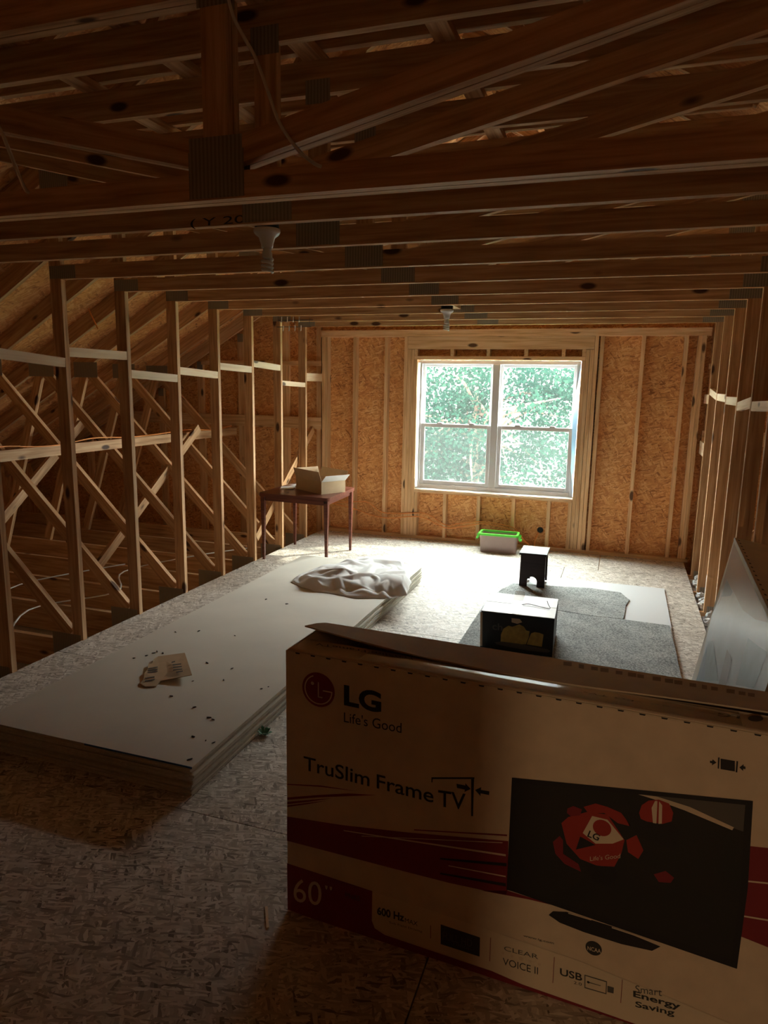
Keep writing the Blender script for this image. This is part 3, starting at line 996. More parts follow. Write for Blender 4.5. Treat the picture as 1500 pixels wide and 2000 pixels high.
# ------------------------------------------------------------------ drywall stack
DX, DY, DWID, DLEN = 0.583, 1.062, 1.2192, 3.70
ns = 10
hz = 0.0136
pair_z = [k * 0.0126 + (k // 2) * 0.0030 for k in range(ns)]
lean = 0.004
for k in range(ns):
    dx = random.uniform(-0.010, 0.006) if k < ns - 1 else 0
    dy = random.uniform(-0.010, 0.010) if k < ns - 1 else 0
    if k in (3, 6):
        dx += 0.006
    nmz = ['bottom', 'second', 'third', 'fourth', 'fifth', 'sixth', 'seventh', 'eighth', 'ninth', 'top'][k]
    t = thing('drywall_sheet', (DX + DWID / 2 + dx, DY + DLEN / 2 + dy, pair_z[k] + 0.0002), 'long drywall sheet, %s one in the stack counted from the floor' % nmz if k < ns - 1 else 'topmost drywall sheet of the stack, pale grey face under the white cloth', 'drywall sheet', 'stacked drywall sheets', rz=random.uniform(-0.0012, 0.0012) if k < ns - 1 else 0)
    hx, hyy = DWID / 2, DLEN / 2
    Mw = world_of(t)
    # gypsum core slightly inset at the ends, paper faces on both sides
    o = box('core', (-hx + 0.001, -hyy + 0.002, 0.0012), (hx - 0.001, hyy - 0.002, 0.0112), 'drywall_edge')
    o.parent = t
    for z0, z1 in ((0.0, 0.0012), (0.0112, 0.0124)):
        o = box('face_paper', (-hx, -hyy, z0), (hx, hyy, z1), 'drywall_face')
        o.parent = t
    if k % 2 == 1:
        # paper binding strip over the end of each pair of sheets
        for a, b, mt in (((-hx, -0.06, 'drywall_edge') if k != 7 else (-hx + 0.2, hx, 'drywall_edge')), (0.02, hx, 'blue_tape' if k == ns - 1 else 'drywall_edge')):
            o = box('end_tape', (a + 0.002, -hyy - 0.0012, 0.003), (b - 0.002, -hyy - 0.0002, 0.0122), mt)
            o.parent = t
TOPZ = pair_z[-1] + 0.0002 + 0.0124

# flecks of debris on the top sheet
for (px, py) in ((300, 1276), (286, 1281), (307, 1273), (318, 1276), (388, 1233), (335, 1360), (409, 1402), (417, 1406), (453, 1306), (405, 1295), (376, 1331), (511, 1346), (524, 1342), (402, 1447), (371, 1484), (416, 1451), (377, 1439), (437, 1329), (380, 1382), (343, 1235), (459, 1242), (261, 1286), (520, 1171), (560, 1180)):
    p = at(px, py, z=TOPZ)
    r = random.uniform(0.007, 0.016)
    a0 = random.uniform(0, PI)
    pts = []
    for k in range(7):
        a = a0 + 2 * PI * k / 7
        rr = r * random.uniform(0.5, 1.1)
        pts.append(p + Vector((rr * math.cos(a) * math.cos(a0) - 0.3 * rr * math.sin(a) * math.sin(a0), rr * math.cos(a) * math.sin(a0) + 0.3 * rr * math.sin(a) * math.cos(a0), 0.0004)))
    o = prism('debris_fleck', pts, (random.uniform(-.003, .003), 0, 0.004), 'leaf_debris')
    tag(o, 'small dark debris fleck lying on the top drywall sheet', 'debris', 'debris flecks on the drywall')

# torn piece of cardboard on the drywall
t = thing('torn_cardboard', at(330, 1305, z=TOPZ), 'torn brown cardboard scrap with printed lines on the drywall stack', 'cardboard scrap')
zc = TOPZ + 0.002
def cz(px, py, z):
    return at(px, py, z=z)
mainp = [cz(313, 1331, zc + 0.004), cz(375, 1319, zc + 0.028), cz(361, 1276, zc + 0.010), cz(309, 1283, zc + 0.003)]
prism('flat_panel', mainp, (0, 0, 0.004), 'kraft_in', t)
flap = [cz(313, 1331, zc + 0.004), cz(309, 1283, zc + 0.003), cz(301, 1288, zc + 0.006), cz(297, 1297, zc + 0.004), cz(290, 1298, zc + 0.007), cz(288, 1309, zc + 0.006), cz(282, 1315, zc + 0.008), cz(281, 1326, zc + 0.004), cz(274, 1336, zc + 0.003), cz(284, 1342, zc + 0.001), cz(305, 1341, zc + 0.001)]
prism('torn_flap', flap, (0, 0, 0.004), 'kraft_in', t)
for k, (x0, x1, yy) in enumerate(((335, 342, 1294), (337, 354, 1299), (338, 355, 1304), (338, 356, 1309), (344, 357, 1313))):
    z_ = zc + 0.0165 + 0.003 * k * 0.6 + 0.004
    pts = [cz(x0, yy - 1.2, z_), cz(x1, yy - 3.2, z_ + 0.003), cz(x1, yy - 1.0, z_ + 0.003), cz(x0, yy + 1.2, z_)]
    flat_poly('printed_line', pts, 'grey_print', t, (0, 0, 1), 0.0008)
for k, (x0, y0, x1, y1) in enumerate(((290, 1306, 308, 1303), (289, 1310, 308, 1307), (288, 1314, 308, 1311), (283, 1325, 302, 1322), (283, 1330, 302, 1327))):
    pts = [cz(x0, y0 - 1, zc + 0.0105), cz(x1, y1 - 1, zc + 0.0095), cz(x1, y1 + 1.2, zc + 0.0095), cz(x0, y0 + 1.2, zc + 0.0105)]
    flat_poly('printed_line', pts, 'grey_print', t, (0, 0, 1), 0.001)

# ------------------------------------------------------------------ crumpled drop cloth
def cloth():
    ring = [(572, 1138), (590, 1148), (640, 1160), (700, 1168), (760, 1170), (798, 1164), (802, 1150), (800, 1118), (790, 1104), (760, 1092), (728, 1088), (690, 1096), (640, 1106), (600, 1116), (578, 1128)]
    base = [at(u_, v_, z=TOPZ) for u_, v_ in ring]
    c = sum(base, Vector()) / len(base)
    R_, A_ = 80, 240
    vs, fs = [], []
    n = len(base)
    for i in range(R_ + 1):
        f = i / R_
        for k in range(A_):
            q = k / A_ * n
            j = int(q)
            a, b = base[j % n], base[(j + 1) % n]
            e = a.lerp(b, q - j)
            p = c.lerp(e, f)
            edge = min(1.0, (1 - f) * 7)
            x, y = p.x, p.y
            wx = x + 0.16 * noise.noise((x * 2.3, y * 2.3, 5)) + 0.03 * noise.noise((x * 8, y * 8, 6))
            wy = y + 0.16 * noise.noise((x * 2.3, y * 2.3, 9)) + 0.03 * noise.noise((x * 8, y * 8, 2))
            h = 0.0
            for q_, (ang_, fr, am) in enumerate(((0.15, 26, 0.050), (1.25, 33, 0.040), (2.25, 29, 0.042), (0.75, 52, 0.020))):
                mk = 0.5 + 0.9 * noise.noise((x * 3.1 + 7 * q_, y * 3.1, 3 * q_))
                mk = max(0.0, min(1.0, mk))
                sn = 0.5 + 0.5 * math.sin(fr * (wx * math.sin(ang_) + wy * math.cos(ang_)) + q_)
                h = max(h, am * mk * sn ** 1.4) + 0.15 * min(h, am * mk * sn)
            d0, d1 = at(640, 1140, z=TOPZ), at(790, 1150, z=TOPZ)
            ab = d1 - d0
            tt = max(0.0, min(1.0, (p - d0).dot(ab) / ab.dot(ab)))
            dist = (p - (d0 + ab * tt)).length
            roll = max(0.0, 1 - (dist / 0.24) ** 2)
            h = 0.010 + h * (0.75 + 0.5 * roll) + 0.062 * roll ** 0.8
            h = h * min(1.0, edge * 1.4) ** 0.6 + 0.003
            wob = 0.03 * noise.noise((p.x * 7, p.y * 7, 3)) * f
            d = (e - c).normalized()
            vs.append((p.x + d.x * wob, p.y + d.y * wob, TOPZ + h))
    for i in range(R_):
        for k in range(A_):
            j = (k + 1) % A_
            fs.append((i * A_ + k, (i + 1) * A_ + k, (i + 1) * A_ + j, i * A_ + j))
    o = mesh_obj('drop_cloth', vs, fs, 'cloth', None, None, True)
    tag(o, 'crumpled white drop cloth heaped on the far end of the drywall', 'cloth')
cloth()

# ------------------------------------------------------------------ card table with an open carton
t = thing('card_table', (0.39, 5.33, 0), 'small square mahogany table with tapered legs beside the studs', 'table')
corn = [Vector((0.005, 4.91, 0)), Vector((0.80, 4.88, 0)), Vector((0.765, 5.70, 0)), Vector((0.005, 5.72, 0))]
def inset(P, d):
    c = sum(P, Vector()) / len(P)
    return [p + (c - p).normalized() * d for p in P]
def rounded(P, r, z):
    out = []
    n = len(P)
    for i in range(n):
        a, b, c = P[i - 1], P[i], P[(i + 1) % n]
        p, q = b + (a - b).normalized() * r, b + (c - b).normalized() * r
        for k in range(5):
            s = k / 4
            m = p.lerp(b, s).lerp(b.lerp(q, s), s)
            out.append(Vector((m.x, m.y, z)))
    return out
prism('table_top', rounded(corn, 0.045, 0.668), (0, 0, 0.034), 'mahogany', t)
ins = inset(corn, 0.07)
for i in range(4):
    a, b = ins[i], ins[(i + 1) % 4]
    beam('apron', a + Vector((0, 0, 0.643)), b + Vector((0, 0, 0.643)), 0.048, 0.018, 'mahogany', t, side=(b - a).cross(Vector((0, 0, 1))))
for p in inset(corn, 0.055):
    vs, fs = [], []
    for z, h in ((0.0, 0.011), (0.667, 0.021)):
        vs += [(p.x - h, p.y - h, z), (p.x + h, p.y - h, z), (p.x + h, p.y + h, z), (p.x - h, p.y + h, z)]
    fs = [(3, 2, 1, 0), (4, 5, 6, 7), (0, 1, 5, 4), (1, 2, 6, 5), (2, 3, 7, 6), (3, 0, 4, 7)]
    mesh_obj('leg', vs, fs, 'mahogany', t)

TZ = 0.7025
A = Vector((0.235, 5.32, TZ)); B = Vector((0.640, 5.07, TZ)); 
ux = (B - A).normalized()
vy = Vector((-ux.y, ux.x, 0))
LX, LY, HB = (B - A).length, 0.30, 0.125
t = thing('open_carton', A + ux * LX / 2 + vy * LY / 2, 'open brown cardboard carton with raised flaps on the mahogany table', 'cardboard box', rz=math.atan2(ux.y, ux.x))
def lc(name, lo, hi, mat, par, rx=None, ry=None, piv=None):
    o = box(name, lo, hi, mat)
    Mb = o.matrix_basis.copy()
    if piv is not None:
        R = Matrix.Rotation(rx, 4, 'X') if rx is not None else Matrix.Rotation(ry, 4, 'Y')
        Mb = Matrix.Translation(piv) @ R @ Matrix.Translation(-Vector(piv)) @ Mb
    o.parent = par
    o.matrix_basis = Mb
    return o
w = 0.004
lc('bottom', (-LX / 2, -LY / 2, 0.0), (LX / 2, LY / 2, w), 'kraft_in', t)
lc('side_wall', (-LX / 2, -LY / 2, w), (LX / 2, -LY / 2 + w, HB), 'kraft_in', t)
lc('side_wall', (-LX / 2, LY / 2 - w, w), (LX / 2, LY / 2, HB), 'kraft_in', t)
lc('end_wall', (-LX / 2, -LY / 2 + w, w), (-LX / 2 + w, LY / 2 - w, HB), 'kraft_in', t)
lc('end_wall', (LX / 2 - w, -LY / 2 + w, w), (LX / 2, LY / 2 - w, HB), 'kraft_in', t)
lc('flap', (-LX / 2, -LY / 2, HB), (LX / 2, -LY / 2 + 0.003, HB + 0.11), 'kraft_in', t, rx=0.30, piv=(0, -LY / 2, HB))
lc('flap', (-LX / 2, LY / 2 - 0.003, HB), (LX / 2, LY / 2, HB + 0.10), 'kraft_in', t, rx=-0.35, piv=(0, LY / 2, HB))
lc('flap', (-LX / 2, -LY / 2, HB), (-LX / 2 + 0.003, LY / 2, HB + 0.10), 'kraft_in', t, ry=-0.35, piv=(-LX / 2, 0, HB))
lc('flap', (LX / 2 - 0.003, -LY / 2, HB), (LX / 2, LY / 2, HB + 0.10), 'paper', t, ry=0.85, piv=(LX / 2, 0, HB))
# loose paper sheets / plastic left of the carton
for k, (cx, cy, rz_, sx, sy) in enumerate(((0.13, 5.33, 0.35, 0.15, 0.21), (0.16, 5.58, -0.2, 0.15, 0.18))):
    vs, fs = [], []
    for i in range(9):
        for j in range(9):
            x, y = (i / 8 - .5) * sx, (j / 8 - .5) * sy
            vs.append((x, y, 0.0015 + 0.003 * k + 0.014 * (i / 8) ** 2 * (0.5 + 0.5 * math.sin(j))))
    for i in range(8):
        for j in range(8):
            fs.append((i * 9 + j, i * 9 + 9 + j, i * 9 + 10 + j, i * 9 + j + 1))
    o = mesh_obj('paper_sheet', vs, fs, 'paper', None, Matrix.Translation((cx, cy, TZ)) @ Matrix.Rotation(rz_, 4, 'Z'), True)
    tag(o, 'curled white paper sheet on the mahogany table, %s' % ('against the carton' if k == 0 else 'behind the other sheet'), 'paper', 'papers on the table')

# ------------------------------------------------------------------ storage bin with a green rim
def rrect(hx, hy, r, z, n=5):
    out = []
    for cx, cy, a0 in ((hx - r, hy - r, 0), (-hx + r, hy - r, PI / 2), (-hx + r, -hy + r, PI), (hx - r, -hy + r, 1.5 * PI)):
        for k in range(n):
            a = a0 + (PI / 2) * k / (n - 1)
            out.append((cx + r * math.cos(a), cy + r * math.sin(a), z))
    return out
def loft(name, rings, mat, parent, M=None, caps=(True, True)):
    n = len(rings[0])
    vs = [v for r in rings for v in r]
    fs = []
    for i in range(len(rings) - 1):
        for k in range(n):
            j = (k + 1) % n
            fs.append((i * n + k, i * n + j, (i + 1) * n + j, (i + 1) * n + k))
    if caps[0]: fs.append(tuple(range(n))[::-1])
    if caps[1]: fs.append(tuple(range((len(rings) - 1) * n, len(rings) * n)))
    o = mesh_obj(name, vs, fs, mat, None, None, True)
    o.parent = parent
    o.matrix_basis = M or Matrix.Identity(4)
    md = o.modifiers.new('edge', 'EDGE_SPLIT')
    md.split_angle = math.radians(40)
    return o
t = thing('storage_bin', (2.265, 6.275, 0), 'mauve plastic storage bin with a lime green rim by the window wall', 'storage bin', rz=0.03)
loft('tub', [rrect(0.195, 0.095, 0.03, 0.0), rrect(0.205, 0.105, 0.03, 0.20), rrect(0.196, 0.096, 0.03, 0.20), rrect(0.186, 0.086, 0.03, 0.012)], 'bin_plastic', t)
loft('rim', [rrect(0.205, 0.105, 0.03, 0.190), rrect(0.217, 0.117, 0.034, 0.190), rrect(0.217, 0.117, 0.034, 0.213), rrect(0.196, 0.096, 0.028, 0.213), rrect(0.194, 0.094, 0.028, 0.120)], 'green_plastic', t, caps=(False, False))
for s in (-1, 1):
    lc('handle', (s * 0.238 - 0.012, -0.045, 0.135), (s * 0.238 + 0.012, 0.045, 0.150), 'green_plastic', t)
    for yy in (-0.045, 0.037):
        lc('handle_arm', (s * 0.228 - 0.012, yy, 0.150), (s * 0.228 + 0.012, yy + 0.008, 0.195), 'green_plastic', t)

# ------------------------------------------------------------------ white board, carpet pieces, stool, food box
o = box('white_board', (2.62, 3.10, 0.0006), (3.95, 5.345, 0.0132), 'foam_board')
tag(o, 'flat white board lying on the floor under the grey carpet', 'board')
def carpet(name, pts, z, th, label):
    poly = []
    n = len(pts)
    for i in range(n):
        a, b = Vector(pts[i]), Vector(pts[(i + 1) % n])
        m = max(2, int((b - a).length / 0.02))
        for k in range(m):
            p = a.lerp(b, k / m)
            poly.append(Vector((p.x + 0.006 * noise.noise((p.x * 30, p.y * 30, 1)), p.y + 0.006 * noise.noise((p.x * 30, p.y * 30, 7)), z)))
    o = prism(name, poly, (0, 0, th), 'carpet')
    return tag(o, label, 'carpet', 'carpet offcuts')
Z0 = 0.0136
def cp(u_, v_, z=Z0 + 0.012):
    q = at(u_, v_, z=z)
    return (q.x, q.y, 0)
carpet('carpet_offcut', [(2.50, 2.6, 0), (3.94, 2.6, 0), cp(1330, 1318), cp(1308, 1222), cp(1218, 1210), cp(1150, 1203), cp(1085, 1192), (2.50, 4.36, 0)], Z0, 0.014, 'larger grey carpet offcut in front, under the food box')
carpet('carpet_offcut', [cp(1085, 1190.5), (2.52, 4.375, 0), (2.56, 4.72, 0), (2.63, 4.95, 0), cp(1078, 1144), cp(1150, 1148), cp(1212, 1157), cp(1229, 1171), cp(1222, 1182), cp(1221, 1194), cp(1217, 1208.5), cp(1150, 1201.5)], Z0, 0.012, 'smaller grey carpet offcut with a ragged end, behind the food box')
ZCAR = Z0 + 0.014

t = thing('step_stool', (2.80, 5.03, Z0 + 0.0122), 'small dark wooden stool with an arched cut-out in its leg panel', 'stool', rz=0.02)
def arch_panel(y0):
    hx, h, r = 0.110, 0.292, 0.044
    pts = [(-hx - 0.004, 0, 0), (-r, 0, 0), (-r, 0, 0.05)]
    for k in range(1, 10):
        a = PI - PI * k / 10
        pts.append((r * math.cos(a), 0, 0.05 + r * math.sin(a)))
    pts += [(r, 0, 0.05), (r, 0, 0), (hx + 0.004, 0, 0), (hx, 0, h), (-hx, 0, h)]
    o = prism('leg_panel', pts, (0, 0.016, 0), 'dark_wood')
    o.parent = t
    o.matrix_basis = Matrix.Translation((0, y0, 0))
arch_panel(-0.140)
arch_panel(0.130)
lc('stool_top', (-0.122, -0.155, 0.292), (0.122, 0.160, 0.312), 'dark_wood', t)
lc('stretcher', (-0.011, -0.124, 0.16), (0.011, 0.13, 0.20), 'dark_wood', t)

# food box
fx0, fx1, fy0, fy1, fh = 2.652, 3.140, 3.225, 3.680, 0.272
t = thing('food_box', ((fx0 + fx1) / 2, (fy0 + fy1) / 2, ZCAR), 'dark taped carton printed with golden chips on the grey carpet', 'cardboard box', rz=0.035)
hx, hy2 = (fx1 - fx0) / 2, (fy1 - fy0) / 2
lc('carton_body', (-hx, -hy2, 0.0), (hx, hy2, fh - 0.004), 'navy', t)
lc('top_flap', (-hx, -hy2, fh - 0.0035), (hx, -0.004, fh), 'box_top', t)
o = lc('top_flap', (-hx, 0.004, fh - 0.0035), (hx, hy2, fh), 'box_top', t)
Mt = world_of(t)
Mi = Mt.inverted()
fn = (Mt.to_3x3() @ Vector((0, -1, 0))).normalized()
fpt = Mt @ Vector((0, -hy2, 0))
def fp(px, py):
    return at_plane(px, py, fpt, fn)
def fc(x, y):    # crop [900,1020,1140,1280] at 6.25x
    return fp(900 + x * 0.16, 1020 + y * 0.16)
flat_poly('chip_print', [fc(485, 1480), fc(490, 1370), fc(520, 1300), fc(580, 1262), fc(630, 1275), fc(715, 1245), fc(770, 1275), fc(800, 1320), fc(840, 1330), fc(830, 1400), fc(795, 1490)], 'yellow_print', t, fn, 0.0012)
flat_poly('chip_print', [fc(805, 1490), fc(838, 1400), fc(860, 1355), fc(900, 1340), fc(960, 1350), fc(1010, 1370), fc(1000, 1440), fc(990, 1520)], 'yellow_print', t, fn, 0.0014)
flat_poly('plate_print', [fc(410, 1465), fc(500, 1455), fc(700, 1480), fc(900, 1520), fc(1060, 1550), fc(1105, 1575), fc(1060, 1592), fc(850, 1570), fc(600, 1525), fc(440, 1490)], 'grey_print', t, fn, 0.0018)
flat_poly('corner_print', [fc(620, 1170), fc(720, 1180), fc(750, 1220), fc(690, 1240), fc(620, 1220)], 'kraft', t, fn, 0.001)
text('lettering', 'ch', fc(385, 1310), fc(510, 1325) - fc(385, 1310), fc(385, 1225) - fc(385, 1310), 'grey_print', t, fn, 0.001, 0.02)
flat_poly('side_edge_print', [fp(938, 1195), fp(942.5, 1196), fp(942, 1262), fp(937.5, 1261)], 'kraft', t, fn, 0.0006)
# clear tape with a torn end on top
def topp(x, y, z=fh):
    return Mt @ Vector((x, y, z))
vs, fs = [], []
for i in range(15):
    y = -hy2 - 0.004 + (hy2 + 0.20) * i / 14
    for j in range(7):
        x = -0.028 + (j - 3) * 0.012
        vs.append(topp(x + 0.006 * noise.noise((y * 20, j, 0)), y, fh + 0.002 + 0.006 * (0.5 + 0.5 * noise.noise((x * 60, y * 40, 4))) + (0.035 * max(0, (i - 9) / 5) ** 1.5)))
for i in range(14):
    for j in range(6):
        fs.append((i * 7 + j, i * 7 + 7 + j, i * 7 + 8 + j, i * 7 + j + 1))
mesh_obj('crinkled_tape', vs, fs, 'tape', t, smooth=True)
tube('loose_strand', [topp(0.0, -0.01, fh + 0.004), topp(0.06, 0.0, fh + 0.010), topp(0.13, -0.02, fh + 0.006), topp(0.20, -0.05, fh + 0.008), topp(0.185, 0.01, fh + 0.02), topp(0.175, 0.05, fh + 0.03)], 0.0022, 'leaf_debris', t, 5)

# white slip of paper on the floor
q = [at(u_, v_, z=0.0008) for u_, v_ in ((968, 1134), (985, 1125), (996, 1129), (979, 1137))]
o = prism('paper_slip', q, (0, 0, 0.0008), 'paper')
tag(o, 'small white paper slip on the bare floor beside the stool', 'paper')
# green scrap next to the drywall stack
p = at(517, 1434, z=0)
t = thing('green_scrap', p, 'crumpled green plastic scrap on the floor against the drywall stack', 'plastic scrap')
vs, fs = [], []
for k in range(9):
    a = 2 * PI * k / 9 + 0.3
    l = random.uniform(0.018, 0.038)
    c = p + Vector((0.012 * math.cos(a), 0.012 * math.sin(a), 0.001))
    e = c + Vector((l * math.cos(a), l * math.sin(a), random.uniform(0.006, 0.03)))
    sd = Vector((-math.sin(a), math.cos(a), 0)) * 0.009
    m = c.lerp(e, 0.6) + Vector((0, 0, 0.006))
    prism('curl', [c - sd * 0.5, m - sd, e, m + sd, c + sd * 0.5], (0, 0, 0.001), 'green_scrap', t)
# wood sliver on the floor before the big carton
p = at(522, 1790, z=0)
o = beam('wood_sliver', at(520, 1771, z=0.002), at(523, 1812, z=0.002), 0.003, 0.009, 'pale_lumber', None, side=(1, 0, 0))
tag(o, 'thin pale wood sliver on the floor beside the big television carton', 'wood scrap')

# ------------------------------------------------------------------ big television carton
ang = -0.052
P0 = Vector((2.505, 0.588, 0))
ex = Vector((math.cos(ang), math.sin(ang), 0))
ey = Vector((-ex.y, ex.x, 0))
BL, BD, BH = 1.53, 0.275, 0.957
t = thing('television_carton', P0 + ex * BL / 2 + ey * BD / 2, 'big kraft television carton standing upright with red stripes and a racing picture', 'cardboard box', rz=ang)
hx_, hy_, iw, dp = BL / 2, BD / 2, 0.005, 0.06
vs = [(-hx_, -hy_, 0), (hx_, -hy_, 0), (hx_, hy_, 0), (-hx_, hy_, 0), (-hx_, -hy_, BH), (hx_, -hy_, BH), (hx_, hy_, BH), (-hx_, hy_, BH)]
vs += [(x * (1 - iw / hx_), y * (1 - iw / hy_), z) for z in (BH, BH - dp) for (x, y) in ((-hx_, -hy_), (hx_, -hy_), (hx_, hy_), (-hx_, hy_))]
fs = [(3, 2, 1, 0), (0, 1, 5, 4), (1, 2, 6, 5), (2, 3, 7, 6), (3, 0, 4, 7), (12, 13, 14, 15)]
for i in range(4):
    j = (i + 1) % 4
    fs += [(4 + i, 4 + j, 8 + j, 8 + i), (8 + i, 8 + j, 12 + j, 12 + i)]
o = mesh_obj('carton_body', vs, fs, 'kraft')
o.parent = t
def sag(x, y):
    """height of the front flap: it dips towards the slit, most in the middle"""
    f = max(0.0, (y + hy_) / 0.130)
    k_ = 0.5 + 0.5 * math.exp(-((x + 0.02) / 0.34) ** 2)
    return BH + 0.001 - 0.0165 * k_ * f * (0.85 + 0.15 * f)
vs, fs = [], []
nx_, ny_ = 48, 6
for i in range(nx_ + 1):
    x = -hx_ + 0.008 + (BL - 0.016) * i / nx_
    for dz in (0.0, 0.004):
        for j in range(ny_ + 1):
            y = -hy_ + 0.0008 + 0.1285 * j / ny_
            vs.append((x, y, sag(x, y) + dz))
m_ = 2 * (ny_ + 1)
for i in range(nx_):
    for j in range(ny_):
        q_ = i * m_ + j
        fs.append((q_, q_ + 1, q_ + m_ + 1, q_ + m_))
        q_ += ny_ + 1
        fs.append((q_, q_ + m_, q_ + m_ + 1, q_ + 1))
    for j in (0, ny_):
        q_ = i * m_ + j
        fs.append((q_, q_ + m_, q_ + m_ + ny_ + 1, q_ + ny_ + 1))
o = mesh_obj('front_flap', vs, fs, 'kraft', smooth=True)
o.parent = t
# rear flap: hinged at the rear edge, free edge lifted and a bit bowed
vs, fs = [], []
nn = 24
for i in range(nn + 1):
    x = -BL / 2 + 0.004 + (BL - 0.008) * i / nn
    lift = 0.036 * max(0.0, 1 - (i / nn) / 0.28) ** 1.3 - 0.014 * math.exp(-((i / nn - 0.52) / 0.22) ** 2) + 0.006 * (i / nn) ** 4
    for (yy, zz) in ((BD / 2 + 0.004, BH + 0.0005), (BD / 2 - 0.06, BH + 0.002 + lift * 0.48), (-BD / 2 + 0.122, BH + 0.004 + lift)):
        jag = 0.002 * noise.noise((x * 60, yy, 0)) if yy > 0.1 else 0
        vs.append((x, yy + jag, zz))
    for (yy, zz) in ((BD / 2 + 0.004, BH + 0.0055), (BD / 2 - 0.06, BH + 0.007 + lift * 0.48), (-BD / 2 + 0.122, BH + 0.009 + lift)):
        vs.append((x, yy, zz))
for i in range(nn):
    a, b = i * 6, i * 6 + 6
    for (p_, q_) in ((0, 1), (1, 2)):
        fs.append((a + p_, b + p_, b + q_, a + q_))
        fs.append((a + 3 + p_, a + 3 + q_, b + 3 + q_, b + 3 + p_))
    fs.append((a + 2, b + 2, b + 5, a + 5))
    fs.append((a + 0, a + 3, b + 3, b + 0))
fs += [(0, 1, 4, 3), (1, 2, 5, 4), (nn * 6, nn * 6 + 3, nn * 6 + 4, nn * 6 + 1), (nn * 6 + 1, nn * 6 + 4, nn * 6 + 5, nn * 6 + 2)]
o = mesh_obj('rear_flap', vs, fs, 'kraft')
o.parent = t
# end flap tucked under at the left
lc('end_flap', (-BL / 2 + 0.001, -BD / 2 + 0.004, BH - 0.004), (-BL / 2 + 0.16, BD / 2 - 0.004, BH - 0.001), 'kraft', t, ry=0.20, piv=(-BL / 2, 0, BH))
Mt = world_of(t)
fn = -ey
def F(px, py):
    return at_plane(px, py, P0, fn)
def P(name, pts, mat, lift=0.0006):
    return flat_poly(name, [F(*p) for p in pts], mat, t, fn, lift)
def T(s, bl, br, tl, mat='black', lift=0.0010, bold=0.0, name='lettering'):
    o_ = F(*bl)
    return text(name, s, o_, F(*br) - o_, F(*tl) - o_, mat, t, fn, lift, bold)
def c5(x, y):    # crop [540,1560,1020,2000]
    return (540 + x * 0.32, 1560 + y * 0.32)
def c6(x, y):    # crop [940,1680,1500,2000]
    return (940 + x * 0.37333, 1680 + y * 0.37333)
def c4(x, y):    # crop [1000,1240,1500,1700]
    return (1000 + x / 3, 1240 + y / 3)
def cm(x, y):    # crop [1000,1500,1500,1860]
    return (1000 + x / 3, 1500 + y / 3)
def c3(x, y):    # crop [540,1180,1040,1680]
    return (540 + x / 3, 1180 + y / 3)
# round emblem
cc = F(622, 1347)
er = (F(654, 1352) - cc).length
def disc(name, c, r, mat, lift, n=40, a0=0, a1=2 * PI, r2=None, squash=1.0):
    pts = [c + ex * r * math.cos(a0 + (a1 - a0) * k / n) + Vector((0, 0, r * squash * math.sin(a0 + (a1 - a0) * k / n))) for k in range(n + (r2 is not None))]
    if r2 is not None:
        inner = [c + ex * r2 * math.cos(a0 + (a1 - a0) * k / n) + Vector((0, 0, r2 * squash * math.sin(a0 + (a1 - a0) * k / n))) for k in range(n + 1)]
        pts = pts + inner[::-1]
    return flat_poly(name, pts, mat, t, fn, lift)
disc('emblem_disc', cc, er, 'red_print', 0.0008)
disc('emblem_ring', cc, er * 0.86, 'cream', 0.0012, 40, 0.62 * PI, 2.0 * PI, er * 0.79)
def bar2(x0, x1, z0, z1, lift=0.0014):
    pts = [cc + ex * x + Vector((0, 0, z)) for x, z in ((er * x0, er * z0), (er * x1, er * z0), (er * x1, er * z1), (er * x0, er * z1))]
    flat_poly('emblem_stroke', pts, 'cream', t, fn, lift)
bar2(-0.03, 0.04, -0.45, 0.45)
bar2(-0.03, 0.26, -0.45, -0.38)
bar2(0.28, 0.86, -0.035, 0.035)
disc('emblem_dot', cc + ex * (-er * 0.36) + Vector((0, 0, er * 0.32)), er * 0.10, 'cream', 0.0014, 16)
T('LG', c3(396, 592), c3(614, 640), c3(396, 470), bold=0.035)
T("Life's Good", c3(396, 690), c3(733, 755), c3(396, 630))
T('TruSlim', c3(160, 970), c3(545, 1068), c3(160, 888), bold=0.008)
T('Frame', c3(588, 1078), c3(920, 1165), c3(588, 995), bold=0.008)
T('TV', c3(948, 1183), c3(1108, 1207), c3(948, 1088), bold=0.008)
P('frame_mark', [c3(908, 1014), c3(1160, 1014), c3(1160, 1024), c3(916, 1024), c3(914, 1044), c3(908, 1044)], 'black')
P('frame_mark', [c3(1141, 1020), c3(1158, 1020), c3(1152, 1242), c3(1141, 1240)], 'black', 0.0008)
P('arrow_mark', [c3(1055, 1052), c3(1108, 1062), c3(1106, 1048), c3(1138, 1082), c3(1102, 1100), c3(1104, 1086), c3(1058, 1076)], 'black')
P('arrow_mark', [c3(1164, 1088), c3(1200, 1072), c3(1198, 1088), c3(1248, 1096), c3(1246, 1118), c3(1196, 1108), c3(1196, 1124)], 'black')
